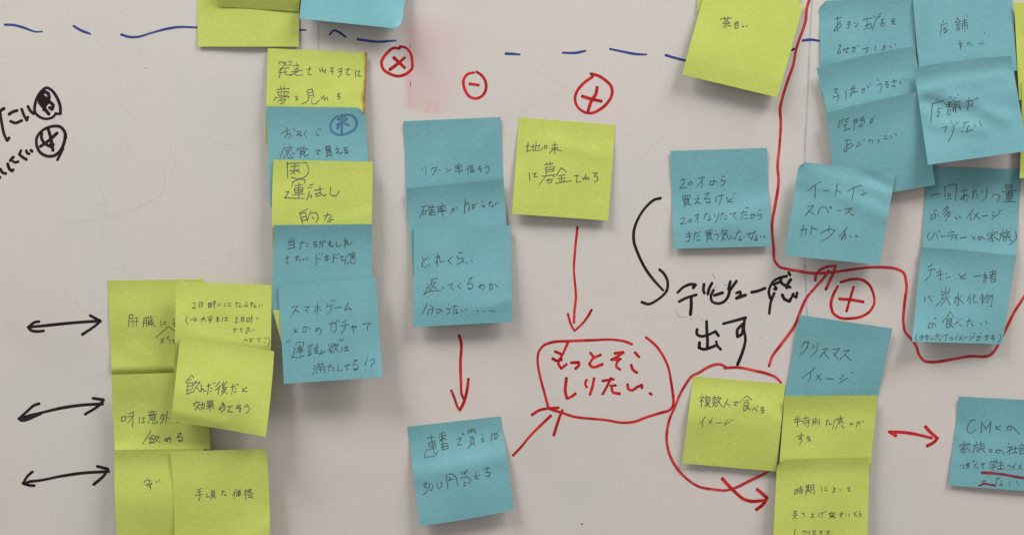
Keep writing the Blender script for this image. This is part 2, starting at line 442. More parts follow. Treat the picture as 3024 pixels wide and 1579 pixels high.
o = mark("circled_letter", [('A0', "625,1475 570,1588"), ('B0', "650,-10 640,60 600,150 540,200 480,208 400,170 362,90 368,15 430,-55 520,-90 600,-85 640,-40 652,20")], 9.2, 'black', "black circled letter, lower of the two", 0.06)
v, f = strokes_mesh(parse('B0', "415,-20 410,20 450,85 520,118; 565,-22 480,55 400,110; 475,-75 500,10 515,80 525,148; 500,90 530,90"), 9.0, flat, base=0.09)
link_mesh("sign_stroke", v, f, M['black'], o)

# ------------------------------------------------------------------ sticky notes
G = 32
class Note:
    placed = []
    def __init__(self, cid, corners, label, L=3.0, p=1.7, bow=(0, 0, 0, 0), curls=(0, 0, 0, 0), belly=0.0, tw=0.0, creases=(), rc=(0, 0, 0, 0), mat=None, wave=0.38, zmin=0.15, cat="sticky note", sl=None, vc=None):
        self.c = np.array(corners, float)      # TL TR BR BL
        self.bow = bow; self.L = L; self.p = p; self.curls = curls; self.belly = belly; self.tw = tw
        self.creases = creases; self.rc = rc
        r = random.Random(len(Note.placed) * 7 + 3)
        self.ph = [r.random() * 6.28 for _ in range(4)]; self.fr = [r.uniform(0.5, 1.3) for _ in range(4)]; self.wave = wave
        self.z0 = 0.0
        self.sl = None
        if sl:
            g = np.linspace(0, 1.1, 111)
            k = np.interp(g, [a for a, _ in sl], [b for _, b in sl]) * 1.5
            k = np.convolve(np.pad(k, 4, mode='edge'), np.ones(9)/9, 'valid')
            zz = np.concatenate([[0], np.cumsum((k[1:]+k[:-1])*0.005)])
            if vc:      # the next note's adhesive strip presses the covered part back to the board
                a = min(vc + 0.03, 0.95)
                za = np.interp(a, g, zz)
                t = np.clip((g - a)/(1 - a), 0, 1)
                zz = np.where(g > a, za*(1 - t)**1.3, zz)
            self.sl = (g, zz)
        self.build(cid, label, mat or cid, zmin, cat)

    def px(self, u, v):
        c = self.c
        p = ((1-u)*(1-v))[:, None]*c[0] + (u*(1-v))[:, None]*c[1] + (u*v)[:, None]*c[2] + ((1-u)*v)[:, None]*c[3]
        up = (c[3] - c[0]); up = up / np.linalg.norm(up); rt = (c[1] - c[0]); rt = rt / np.linalg.norm(rt)
        bt, br, bb, bl = self.bow
        bu = 4*u*(1-u); bv = 4*v*(1-v)
        p = p + (bt*bu*(1-v) + bb*bu*v)[:, None]*up + (br*bv*u + bl*bv*(1-u))[:, None]*rt
        # softened (rolled) corners
        for (cu, cv), r in zip(((0, 0), (1, 0), (1, 1), (0, 1)), self.rc):
            if r:
                d = np.hypot(u-cu, v-cv)
                k = np.clip(1 - d/0.10, 0, 1)**2 * r
                p = p + (k*(0.5-cu)*2)[:, None]*rt + (k*(0.5-cv)*2)[:, None]*up
        return p

    def inv(self, P):
        n = len(P); u = np.full(n, .5); v = np.full(n, .5)
        e = 1e-4
        for _ in range(10):
            f = self.px(u, v) - P
            du = (self.px(u+e, v) - self.px(u-e, v)) / (2*e)
            dv = (self.px(u, v+e) - self.px(u, v-e)) / (2*e)
            det = du[:, 0]*dv[:, 1] - du[:, 1]*dv[:, 0]
            su = (f[:, 0]*dv[:, 1] - f[:, 1]*dv[:, 0]) / det
            sv = (du[:, 0]*f[:, 1] - du[:, 1]*f[:, 0]) / det
            u = np.clip(u - su, -0.6, 1.6); v = np.clip(v - sv, -0.6, 1.6)
        return u, v

    def prof(self, u, v):
        u = np.clip(u, -0.05, 1.05); v = np.clip(v, 0, 1.05)
        if self.sl is not None:
            z = np.interp(v, *self.sl) * (1 + self.tw*(u-0.5)*2)
        else:
            z = self.L * v**self.p * (1 + self.tw*(u-0.5)*2)
            z = z - self.belly * np.clip((v-0.66)/0.34, 0, 1)**2
        for (cu, cv), a in zip(((0, 0), (1, 0), (1, 1), (0, 1)), self.curls):
            if a: z = z + a*np.clip(1 - np.hypot(u-cu, v-cv)/0.42, 0, 1)**2
        a = self.wave
        z = z + a*np.clip(v*3, 0, 1)*(np.sin(6.28*self.fr[0]*u + self.ph[0])*np.sin(3.6*self.fr[1]*v + self.ph[1]) + 0.6*np.sin(6.28*(self.fr[2]*v + 0.4*u) + self.ph[2]))
        for (u0, v0, u1, v1, amp, wid) in self.creases:
            d = np.array([u1-u0, v1-v0]); ln = np.linalg.norm(d); d = d/ln
            s = (u-u0)*d[0] + (v-v0)*d[1]; q = -(u-u0)*d[1] + (v-v0)*d[0]
            fall = np.clip(np.minimum(s + 0.12, ln + 0.12 - s)/0.16, 0, 1)
            z = z + amp*np.exp(-(q/wid)**2)*fall*fall*(3-2*fall)
        return z

    def lift_uv(self, u, v):
        return self.z0 + self.prof(u, v)
    def lift_px(self, P):
        u, v = self.inv(P)
        return self.lift_uv(u, v)

    def build(self, cid, label, mat, zmin, cat):
        g = np.linspace(0, 1, G+1)
        uu, vv = np.meshgrid(g, g); u = uu.ravel(); v = vv.ravel()
        P = self.px(u, v)
        own = self.prof(u, v)
        need = max(zmin, zmin - own.min())
        for q in Note.placed:
            a, b = q.inv(P)
            ins = (a > -0.02) & (a < 1.02) & (b > -0.02) & (b < 1.02)
            if ins.any():
                need = max(need, float((q.lift_uv(a, b) - own)[ins].max()) + 0.28)
        self.z0 = need
        Note.placed.append(self)
        z = self.lift_uv(u, v)
        T = 0.11
        front = place(P, z); back = place(P, z - T)
        n = (G+1)**2
        F = []
        idx = lambda i, j: i*(G+1) + j
        for i in range(G):
            for j in range(G):
                a, b, c, d = idx(i, j), idx(i+1, j), idx(i+1, j+1), idx(i, j+1)
                F.append((a, b, c, d)); F.append((n+d, n+c, n+b, n+a))
        ring = [idx(0, j) for j in range(G)] + [idx(i, G) for i in range(G)] + [idx(G, j) for j in range(G, 0, -1)] + [idx(i, 0) for i in range(G, 0, -1)]
        V = np.concatenate([front, back])
        base = len(V)
        # separate rim vertices keep the paper's edge crisp
        rv = np.concatenate([front[ring], back[ring]]); m = len(ring)
        V = np.concatenate([V, rv])
        for i in range(m):
            j = (i+1) % m
            F.append((base+i, base+j, base+m+j, base+m+i))
        uvs = np.concatenate([np.stack([u, 1-v], 1)]*2 + [np.stack([u[ring], 1-v[ring]], 1)]*2)
        self.origin = tuple(place(self.px(np.array([.5]), np.array([.0])), [0])[0])
        self.o = link_mesh("sticky_note", V, F, M[mat], None, self.origin, True, [tuple(a) for a in uvs])
        self.o['label'] = label; self.o['category'] = cat
        self.o['group'] = "sticky notes on the whiteboard"

    def write(self, key, s, w=2.7, mat='pencil', name="handwriting", label=None, base=0.07):
        # keep ink to the paper: drop points that run past the edge of the note
        st = []
        for line in parse(key, s):
            u, v = self.inv(line)
            ok = (u > 0.004) & (u < 0.996) & (v > 0.004) & (v < 0.996)
            if ok.all(): st.append(line)
            elif ok.sum() >= 2: st.append(line[ok])
        if not st: return None
        V, F = strokes_mesh(st, w * (0.77 if w < 4 else 1), self.lift_px, base=base, caps=3, wob=0.22, step=4.5)
        o = link_mesh(name, V - np.array(self.origin), F, M[mat], self.o)
        if label: o['label'] = label
        return o

# --- left half, top
n1 = Note('Y', [(580,-160),(886,-160),(882.4,138.3),(584.4,138.3)], "blank yellow note at the top edge, over the blue dashed line", L=1.6)
n1b = Note('Y', [(622,-268),(914,-250),(882,35),(642,19)], "yellow note bent down into shade, overlapping the blank yellow note at the top edge", sl=[(0,3),(.8,3),(.87,-13),(1,-13)], L=5.0, p=1.0, belly=8.5, wave=0.1)  # same yellow paper; lower end bent steeply down to shape the dark band
n2 = Note('B', [(914,-236),(1222,-212),(1185,87),(884,55)], "blank blue note at the top edge, lifting away at its lower right corner", L=7, p=1.5, curls=(0,0,4,0), rc=(0,0,9,0), wave=0.3)

# --- left column (each note overlaps the one above it)
n3 = Note('YS', [(791,143),(1084.6,156),(1073,440),(783.5,428)], "yellow note with a red-brown stain down its right edge", sl=[(0,0),(.25,4),(1,4)], vc=0.58, L=2.2, creases=((1,.35,.5,.62,.25,.08),))
n3.write('A1', "230,615 300,620 225,715; 262,618 300,650 350,645; 325,610 345,630; 345,605 360,625; 222,625 245,640; 232,682 330,675; 255,680 230,775; 228,725 310,715; 290,680 285,720 300,745 345,740; 365,655 430,650; 380,690 425,682; 345,715 460,700; 405,625 405,700 340,755; 360,740 385,725 395,745 470,745; 430,700 400,725; 500,690 550,685; 535,660 520,740 555,745; 625,680 640,715 660,680; 655,670 665,720 690,690 690,730; 740,680 765,672 740,715 755,710 768,700 755,740; 815,690 860,680; 820,715 855,705; 845,675 840,745 815,765; 890,690 930,682 900,720 905,745 935,740; 950,685 955,695; 990,700 985,765; 1005,710 1030,705 1010,755 1045,760")
n3.write('A1', "205,890 330,880; 245,860 250,895; 280,855 275,890; 215,915 325,910 310,945 225,950 215,915; 250,915 250,945; 285,915 280,945; 195,970 330,960; 200,965 175,1000; 330,960 325,975; 260,975 215,1010; 255,990 295,985 275,1020 235,1035; 240,1000 260,1010; 385,965 415,955 395,980 420,985 395,1000; 510,900 520,970; 510,895 560,885 575,965; 515,925 565,915; 520,955 570,945; 525,970 510,1005 450,1035; 555,970 555,1025 580,1035 625,1000; 645,960 655,985 675,955; 670,945 680,995 705,965 715,1000; 805,935 835,930 805,960 830,955 835,975 810,985")
n4 = Note('B', [(787,314.5),(1079,318),(1092,615),(798.5,612)], "blue note marked with a blue circled character", sl=[(0,-5),(.12,-3),(.3,2),(1,3)], vc=0.53, L=2.4, rc=(0,12,0,0), curls=(0,-0.0,0,0))
n4.write('A1', "245,1330 300,1300 330,1290; 305,1265 305,1345 280,1370; 300,1340 340,1325 345,1355 320,1370; 375,1280 385,1295; 405,1310 430,1300 410,1345; 400,1345 430,1335 455,1350; 445,1305 440,1355; 500,1300 475,1330 500,1365; 600,1305 605,1345 630,1340; 620,1280 630,1295; 640,1275 650,1290")
n4.write('B1', "270,130 350,115; 275,125 235,235; 295,150 335,145; 300,165 325,160 320,180 300,185 300,165; 335,100 350,160 380,190 385,170; 350,115 365,125; 285,200 275,235; 310,195 320,220 365,225 370,205; 340,190 350,205; 410,120 420,140; 445,105 450,130; 480,100 465,130; 405,155 415,140 510,130 500,150; 440,150 440,185 485,180 485,145 440,150; 445,165 480,160; 450,190 430,220; 475,185 480,210 520,190; 585,150 625,145 605,180 625,190; 630,145 640,155; 690,110 740,105 735,140 695,145 690,110; 705,110 705,140; 720,108 720,140; 700,155 745,150 745,190 705,195 700,155; 705,170 740,165; 720,195 695,215; 740,192 755,210; 795,110 805,120; 790,140 825,130 795,180 820,160 835,185 860,165; 870,125 905,115 875,150 910,145 912,175 888,180 882,168 902,168")
n4.write('A1', "870,1142 790,1165 742,1230 750,1300 820,1338 920,1320 988,1270 998,1200 960,1150 860,1140; 815,1187 885,1155; 810,1240 900,1182; 855,1150 850,1315; 845,1210 808,1275; 860,1215 922,1245", 6.4, 'bluewash', "circled_letter", "blue marker letter in a circle")
n5 = Note('Y', [(808,471.4),(1101,478),(1096,745),(806,738)], "yellow note with a boxed character at its top left, between two blue notes", sl=[(0,0),(.3,3),(1,3)], vc=0.71, L=2.2, bow=(0,0,0,-4), creases=((1,.58,.55,.72,.3,.07),))
n5.write('B1', "310,265 315,420; 310,280 500,270 525,350 500,400 430,430 350,415; 345,310 425,300; 335,350 430,340; 385,285 380,390; 385,345 345,385; 390,345 430,365", 3.0)
n5.write('B1', "365,460 430,435 490,440 480,475; 365,460 355,510; 385,500 460,490; 380,525 465,515 460,560 390,570 380,525; 385,545 460,540; 425,470 425,620; 365,590 480,580; 295,560 325,555 300,600 285,620 480,625; 535,490 565,485; 510,520 555,512; 530,555 505,640; 530,600 550,590 545,620; 580,545 665,530; 585,580 640,570; 600,580 595,605 640,595; 635,505 645,580 680,600 695,585; 740,510 740,590 790,600 830,550", 3.0)
n5.write('B1', "515,725 430,770; 435,770 460,870; 440,780 490,760 510,850; 450,815 500,800; 460,845 510,835; 545,745 510,840; 535,775 600,765 620,820 595,860; 560,810 575,830; 670,800 745,785; 715,770 680,840; 760,800 720,825; 745,825 740,860 705,855 725,840 770,835", 3.0)
n6 = Note('B', [(809,664.7),(1098.6,661.7),(1096,950),(803.6,941.3)], "blue note with two lines of writing, under the boxed yellow note", sl=[(0,-8),(.1,-6),(.28,1),(1,2.5)], vc=0.55, L=2.4)
n6.write('B1', "355,1015 355,1055; 325,1035 340,1055; 385,1020 370,1050; 315,1065 380,1055 380,1115; 320,1090 375,1080; 315,1125 380,1110; 430,1070 480,1060; 460,1040 435,1130; 505,1075 520,1070; 500,1095 515,1105; 565,1060 600,1050 570,1085 605,1080 600,1105 575,1105; 625,1060 665,1055 655,1110; 645,1045 630,1115; 675,1045 690,1055; 715,1065 755,1060; 720,1085 750,1080; 735,1040 730,1090 760,1105 770,1085; 800,1055 795,1100 835,1095 850,1075; 885,1015 885,1115; 875,1045 905,1040 880,1100; 905,1045 915,1085 950,1065")
n6.write('B1', "290,1215 330,1205; 315,1195 300,1270 330,1265; 385,1210 425,1200; 410,1190 395,1240; 395,1240 420,1230 445,1245; 465,1220 470,1235 480,1225; 500,1215 510,1230; 600,1175 595,1290; 600,1215 640,1225; 625,1170 635,1185; 655,1165 665,1180; 675,1210 725,1195; 680,1235 730,1220; 700,1180 705,1250; 770,1175 765,1265; 770,1210 810,1220; 790,1180 800,1190; 815,1170 825,1180; 835,1210 875,1200; 850,1190 850,1240 880,1235; 880,1280 910,1185 985,1165; 930,1190 965,1185; 935,1205 960,1200 955,1225 935,1225; 960,1150 970,1200 990,1225; 985,1180 960,1215; 920,1245 910,1280; 940,1240 945,1265 985,1270; 975,1235 985,1250")

# --- left group of yellow notes
n9 = Note('Y', [(317.6,827.7),(600.8,824.4),(612,1100),(330,1105.7)], "yellow note whose writing runs under a neighbour, upper left of the yellow cluster", sl=[(0,-2),(.15,1),(.6,0),(.85,4),(1,6)], vc=0.95, L=2.2, creases=((.75,1,.2,.72,.3,.08),))
n9.write('C0', "1285,440 1275,555; 1285,435 1320,430 1320,550; 1285,470 1320,465; 1280,500 1320,495; 1340,465 1370,460; 1335,500 1375,495; 1355,460 1355,545; 1430,470 1420,560; 1430,465 1455,460 1455,555; 1430,490 1455,488; 1430,515 1455,512; 1460,465 1520,455; 1470,445 1475,465; 1495,440 1495,465; 1470,490 1520,480; 1475,490 1470,540; 1480,505 1500,500 1500,525 1480,530 1480,505; 1505,470 1515,525 1540,550; 1525,500 1500,540; 1595,490 1600,550; 1620,505 1645,500; 1620,525 1650,522; 1715,490 1735,480; 1715,520 1735,510 1730,550", 2.5)
n9.write('C0', "1545,660 1670,550 1740,595; 1595,665 1625,710; 1630,660 1600,705 1600,720; 1650,660 1680,655; 1670,640 1665,680 1690,680 1685,710; 1705,690 1740,680; 1720,670 1720,710 1745,735", 2.3)
n10 = Note('Y', [(520.5,831),(802,841.6),(799,1125),(514,1115)], "yellow note with four short lines of small writing", sl=[(0,2),(.2,5),(.5,5),(.62,1),(1,2)], vc=0.6, L=2.6, creases=((.2,.55,.95,.72,.35,.09),))
n10.write('C0', "1910,320 1930,310 1940,330 1910,370 1945,368; 1975,310 1978,355 2010,350 2010,305 1975,310; 1978,332 2010,328; 2065,320 2100,315; 2070,330 2070,360 2100,355 2100,325 2070,330; 2075,345 2098,342; 2080,318 2080,330; 2110,310 2145,300; 2115,330 2140,320; 2130,290 2125,370; 2165,325 2170,345 2180,335; 2190,320 2195,335; 2235,320 2230,355; 2260,322 2290,318; 2262,345 2295,342; 2335,325 2365,315; 2350,305 2345,360; 2380,315 2390,325; 2375,335 2385,355 2370,355 2395,350; 2440,310 2450,318; 2425,335 2430,350 2455,335 2450,360; 2485,325 2515,315; 2500,305 2495,355; 2525,330 2535,355 2520,355 2545,350; 2572,335 2577,350; 2597,332 2604,342", 2.6)
n10.write('C0', "1855,450 1845,490 1865,525; 1890,480 1950,480; 1930,460 1950,480 1930,500; 2000,475 2040,465; 2022,450 2000,500; 2022,475 2045,495; 2065,455 2072,465; 2085,445 2088,460; 2105,440 2098,458; 2065,480 2110,470; 2070,490 2100,485; 2090,485 2085,515; 2150,465 2175,460; 2145,480 2178,475; 2145,500 2180,495; 2162,450 2160,500; 2210,460 2205,495; 2230,465 2260,460; 2245,455 2245,490 2230,490 2265,485; 2335,465 2360,460 2335,510 2365,505; 2395,460 2395,500 2420,498 2420,455 2395,460; 2395,480 2420,478; 2450,465 2475,460; 2450,470 2450,500 2475,498 2475,465; 2485,470 2510,462; 2500,435 2498,510; 2547,462 2552,475; 2564,460 2570,468", 2.6)
n10.write('C0', "2315,575 2340,570 2320,600 2340,605; 2345,570 2350,578; 2380,575 2405,572; 2392,560 2390,600 2410,598; 2450,565 2475,560 2470,590 2445,620; 2455,575 2440,615; 2490,590 2492,600; 2510,580 2512,590; 2525,578 2530,585", 2.4)
n10.write('C0', "2420,690 2440,670 2455,685 2445,700; 2475,675 2500,670 2480,695 2505,698; 2510,665 2515,672; 2552,670 2587,665; 2567,680 2567,695 2582,690; 2632,655 2642,670; 2637,700 2639,705; 2662,660 2680,690 2657,745", 2.4)
n12 = Note('Y', [(328.6,1106),(606,1097),(621.6,1324.7),(339,1327.7)], "yellow note with a long slanted stroke, in the middle of the yellow cluster", sl=[(0,-2),(.5,-1),(.85,1),(1,7)], vc=0.95, L=2.0, creases=((0,.98,.3,.93,.3,.06),))
n12.write('D0', "1205,175 1210,215; 1205,175 1250,165 1240,205 1210,215; 1275,140 1320,130; 1265,170 1330,160; 1325,115 1315,275; 1310,175 1270,230; 1385,170 1380,235; 1405,185 1440,178; 1425,170 1425,225 1405,230 1440,220; 1505,105 1515,115; 1470,125 1550,115; 1490,130 1500,145; 1530,125 1520,140; 1465,155 1560,140; 1485,160 1545,155 1540,190 1490,195 1485,160; 1490,178 1540,172; 1480,210 1470,235; 1510,205 1515,235 1560,230 1560,215; 1530,200 1540,212; 1615,135 1590,190; 1605,160 1635,150 1620,200 1590,240; 1605,185 1625,200; 1660,115 1645,235; 1660,175 1685,190; 1745,215 1755,228 1775,222", 2.7)
n12.write('D0', "1500,310 1460,370 1415,440; 1520,350 1475,390; 1520,350 1540,370; 1500,380 1515,378; 1490,395 1530,390 1525,415 1490,420; 1490,395 1485,435 1520,425; 1555,355 1535,390; 1545,370 1580,365 1570,385; 1560,385 1530,435; 1555,400 1585,425; 1640,380 1665,415; 1690,365 1650,415 1630,405 1660,380 1695,385 1690,425; 1765,335 1805,330 1755,375 1810,370 1815,405 1780,415 1772,400 1800,402", 2.9)
n11 = Note('Y', [(532.4,990.3),(809.5,1036.4),(784.3,1289),(505.6,1243)], "tilted yellow note whose lower edge bends back, on top of the yellow cluster", sl=[(0,1),(.15,6),(.6,6),(.75,2),(.9,-2),(1,-4)], L=7.5, p=1.35, belly=5.2, bow=(0,3,-2,0), curls=(0,0,2.5,0), creases=((.0,.88,.55,.93,.5,.07),))
n11.write('C0', "1905,1030 1840,1105; 1905,1030 1925,1060; 1870,1080 1900,1075; 1860,1110 1915,1105 1905,1170 1860,1180; 1865,1140 1905,1135; 1860,1110 1855,1220 1910,1195; 1945,1090 1920,1130; 1930,1110 1985,1100 1965,1130; 1955,1130 1920,1200; 1950,1150 1985,1195; 2000,1120 1995,1195 2010,1165 2020,1165 2025,1195 2045,1180; 2055,1140 2090,1130; 2075,1115 2060,1225; 2090,1160 2105,1158; 2085,1190 2105,1190; 2110,1110 2120,1118; 2130,1105 2138,1112; 2180,1100 2140,1145; 2190,1135 2140,1180; 2175,1160 2165,1225; 2220,1100 2205,1130 2235,1125; 2250,1095 2205,1155; 2205,1155 2255,1150; 2225,1160 2200,1200; 2215,1175 2245,1170 2200,1225; 2215,1190 2260,1215; 2290,1150 2335,1140; 2315,1115 2300,1225; 2330,1165 2345,1162; 2325,1195 2345,1195; 2345,1120 2352,1128; 2365,1115 2370,1125; 2405,1155 2420,1175; 2450,1150 2405,1185 2455,1195", 3.0)
n11.write('D0', "1950,10 1955,25; 1920,35 1985,25; 1935,45 1920,65; 1970,40 1985,55; 1975,55 1935,100; 1945,60 1985,95; 1995,50 2030,40 2025,85 2010,90; 2010,25 2005,75 1995,100; 2060,15 2110,8 2110,45 2065,50 2060,15; 2062,32 2108,27; 2085,10 2085,105; 2050,65 2125,55; 2080,65 2055,95; 2092,62 2125,85; 2175,90 2215,30 2220,60 2180,100 2175,90; 2205,30 2235,60 2225,100 2195,120; 2260,70 2310,60; 2285,65 2265,120 2310,120; 2350,60 2390,55 2345,85 2395,80 2375,115 2390,120; 2445,40 2455,48; 2425,70 2465,60 2480,90 2445,135", 3.0)
n13 = Note('Y', [(339,1329),(600,1325),(622,1620),(350,1625)], "yellow note with two small characters, at the bottom left corner of the cluster", sl=[(0,-5),(.08,-3),(.18,5),(.38,5),(.6,-1),(1,-2)], L=3.0, p=1.4, belly=3.0, bow=(0,0,0,-5))
n13.write('D0', "1465,775 1468,790; 1435,805 1495,795 1485,815; 1435,805 1430,825; 1480,815 1465,850 1500,870; 1505,820 1490,860; 1440,845 1510,835; 1492,840 1495,890; 1550,805 1555,825 1565,815; 1580,795 1588,815", 2.6)
n14 = Note('Y', [(502.6,1331.5),(785.7,1324.7),(795,1622),(515,1622)], "yellow note with one faint line of writing, at the bottom edge", sl=[(0,0),(.2,2),(1,2)], L=3.4, p=1.5, bow=(0,5,0,4), wave=0.35, creases=((.7,1,1,.75,.8,.12),))
n14.write('D0', "1970,885 1955,895 2000,880; 1950,920 2000,905; 1940,950 2010,935; 1978,890 1980,985 1970,1000; 2055,930 2050,965 2085,960; 2095,905 2135,900; 2115,905 2110,915; 2100,920 2130,915 2130,960 2100,965 2100,920; 2100,935 2130,932; 2100,950 2130,947; 2105,965 2090,990; 2125,962 2140,975; 2200,915 2235,908; 2215,900 2205,945; 2235,930 2240,945 2225,950 2250,945; 2270,885 2280,895; 2345,880 2310,945; 2330,915 2325,970; 2350,905 2395,895; 2350,920 2390,915 2385,950 2350,955 2350,920; 2365,905 2365,950; 2378,902 2376,950; 2420,910 2460,900; 2440,890 2440,990; 2440,915 2420,950; 2480,880 2455,920; 2470,895 2500,890 2450,945; 2465,905 2515,935; 2470,945 2500,942 2495,965 2470,968 2470,945; 2465,970 2510,965; 2520,980 2522,983", 2.5, 'faint')
n8 = Note('Y', [(806,915),(1085,900),(1088,1050),(836,1030)], "sliver of a yellow note hidden behind the lowest blue note of the left column", L=0.8, sl=[(0,0),(1,0)], wave=0.05)
n7 = Note('B', [(821.4,837.2),(1109.3,820.8),(1129.2,1112.3),(838.7,1132.5)], "blue note with four lines of writing ending in an exclamation and question mark", sl=[(0,1),(.3,3),(1,2)], L=4.0, p=1.6, tw=0.25, curls=(0,0,2.0,0))
n7.write('C1', "350,360 415,345 345,450; 385,385 430,410; 475,360 530,350 490,395; 485,385 520,415; 580,360 640,350; 610,325 610,420; 595,385 580,410; 630,375 650,390; 710,325 700,365; 705,350 770,335; 745,345 745,380 710,420; 750,290 765,305; 775,285 785,295; 785,365 850,355; 915,315 880,385 935,375; 920,355 950,385")
n7.write('C1', "375,565 390,590; 405,575 380,605 415,605; 465,560 500,550 495,600 465,605 465,560; 515,555 540,575; 618,565 600,602 590,590 610,562 645,575 645,605 628,630; 725,525 795,510 785,600 760,610; 755,495 740,590; 800,490 810,500; 820,485 825,495; 845,545 925,530; 895,485 855,510; 890,510 885,560 850,615; 945,555 1000,545 985,565; 960,535 970,615; 1060,525 1135,515 1105,550 1110,585; 1130,515 1145,520")
n7.write('C1', "310,690 305,715; 340,680 325,705; 395,735 400,715 475,705 470,740; 410,760 460,750; 415,755 420,790 460,785 455,755; 435,730 440,830; 415,775 460,770; 400,805 470,795; 375,760 395,775 370,800 385,815 355,850 410,858 480,835; 515,740 565,730; 510,760 555,752; 520,780 550,775; 515,800 545,795; 520,825 545,815 540,835 515,840 520,825; 570,765 620,755; 580,785 610,780; 590,785 590,815 615,805; 605,720 610,800 635,825; 650,775 645,820 690,790; 735,715 720,745; 755,710 770,740; 750,740 715,790; 745,745 770,765; 735,785 755,780 750,800 735,800 735,785; 785,715 770,745; 780,735 820,725 805,750; 795,745 785,780 760,810; 790,765 830,805; 840,675 830,695; 865,670 850,695; 855,745 850,800; 875,760 915,750; 895,740 900,785 875,790 920,780")
n7.write('C1', "575,940 590,950; 570,965 585,980; 575,1000 560,1030; 600,930 675,920; 625,910 625,945; 655,905 655,940; 605,955 680,945 685,1015; 605,955 600,1020; 640,950 640,1000; 620,975 665,970; 710,945 755,935; 735,920 720,990; 755,960 775,955; 755,985 780,985; 815,930 810,990 855,980; 875,940 930,925 900,955 910,980; 965,890 1005,875 960,930 1010,925 1015,960 978,985 972,968 1000,970; 1110,850 1080,930; 1085,980 1088,985; 1135,885 1170,870 1180,900 1145,935 1150,950; 1150,980 1153,985")

# --- centre column
n15 = Note('B', [(1190.8,358.4),(1478.7,345.9),(1492,640),(1204,650)], "blue note with one thin line of writing, top of the centre column", sl=[(0,-3),(.4,0),(1,3)], vc=0.67, L=3.0, creases=((1,.06,.7,.30,.2,.08),))
n15.write('B1', "1645,320 1655,345; 1685,310 1690,350 1685,390; 1755,315 1735,355; 1750,325 1800,315 1755,395; 1765,345 1785,360; 1810,345 1830,342; 1885,330 1900,338; 1885,365 1930,340; 2005,270 2010,285; 1975,300 2045,290; 2010,295 1995,315 2020,312 1995,335 2025,330; 1975,315 1990,320; 2045,305 2030,315; 1975,345 1990,340; 2035,335 2048,342; 1975,360 2050,350; 2018,335 2020,380; 2120,290 2090,345; 2108,320 2105,380; 2150,295 2125,305; 2130,305 2130,350 2150,345; 2130,325 2160,320; 2145,300 2155,350 2170,345; 2125,365 2165,362; 2205,310 2235,305 2205,335 2240,330 2225,355 2240,360; 2280,290 2290,298; 2270,320 2310,310 2315,335 2285,380", 2.4)
n16 = Note('B', [(1199,557),(1486,528),(1506,815),(1222,835)], "blue note with one line of writing, between the other two of the centre column", sl=[(0,-8),(.08,-6),(.28,1.5),(1,3)], vc=0.45, L=3.0)
n16.write('B1', "1640,710 1710,695; 1670,705 1625,815; 1660,750 1690,745 1685,780 1655,785 1660,750; 1710,720 1780,705; 1725,700 1700,750; 1725,735 1720,790; 1745,720 1745,790; 1725,745 1775,740; 1725,765 1775,760; 1722,790 1785,785; 1750,690 1755,715; 1845,670 1850,685; 1800,710 1880,695; 1845,705 1825,730 1855,725 1830,750 1865,745; 1805,725 1820,730; 1880,715 1865,725; 1800,760 1885,745; 1845,750 1860,805; 1810,745 1820,740; 1945,730 1970,725 1965,755; 1955,725 1940,775; 1990,715 2000,725; 2080,625 2070,770; 2070,700 2105,665 2120,700 2110,750; 2145,690 2175,680 2170,715 2155,720; 2158,680 2148,730; 2190,665 2200,672; 2245,655 2255,662; 2240,690 2245,705 2270,690 2265,720; 2310,670 2340,660; 2325,650 2315,700; 2345,685 2350,705 2335,705 2360,700; 2375,670 2380,690; 2395,660 2405,675", 2.8)
n17 = Note('B', [(1222.3,669),(1508.4,666),(1511.4,950),(1221.4,965)], "blue note with three lines ending in dots, bottom of the centre column", sl=[(0,1),(.2,3),(.6,4),(.75,3),(.85,-1),(1,-1)], L=4.5, belly=2.0, creases=((1,.78,.55,.86,.35,.06),))
n17.write('B1', "1650,1200 1665,1230; 1700,1215 1655,1250 1650,1300 1680,1310 1725,1275; 1705,1195 1715,1205; 1725,1220 1728,1225; 1800,1160 1800,1290; 1775,1215 1820,1190 1780,1270; 1820,1190 1830,1260 1865,1245; 1950,1200 1905,1240 1945,1280; 2010,1160 2050,1165; 2000,1195 2005,1225 2050,1215 2060,1250 1990,1280; 2080,1255 2090,1270 2105,1260; 2130,1235 2155,1255", 2.8)
n17.write('C1', "1740,85 1805,70; 1750,85 1720,200; 1735,120 1785,110 1735,190; 1740,135 1795,175; 1700,130 1715,145; 1690,165 1715,160 1695,190 1665,235 1690,215 1840,190; 1845,160 1865,155 1855,175; 1900,140 1950,125 1935,155 1960,185; 2035,115 2000,150 2040,180; 2110,75 2150,60 2095,130 2145,120 2150,165 2115,185 2105,168 2130,172; 2240,135 2222,172 2212,158 2235,132 2268,145 2265,170 2248,185; 2315,135 2350,130 2345,175 2325,185; 2330,120 2320,175; 2375,130 2400,155", 2.8)
n17.write('C1', "1700,320 1650,425; 1730,340 1765,365; 1710,385 1755,375 1745,430; 1720,380 1695,440; 1795,380 1830,375 1825,410 1795,415 1795,380; 1835,385 1855,400; 1905,325 1915,335; 1890,360 1895,380 1925,370 1925,400 1895,430; 1950,355 2000,345; 1975,335 1955,430; 2000,375 1985,385 1995,420 1980,415 2010,410; 2040,385 2050,400; 2075,375 2095,390; 2195,395 2205,398; 2255,395 2270,398; 2315,390 2370,400", 2.8)
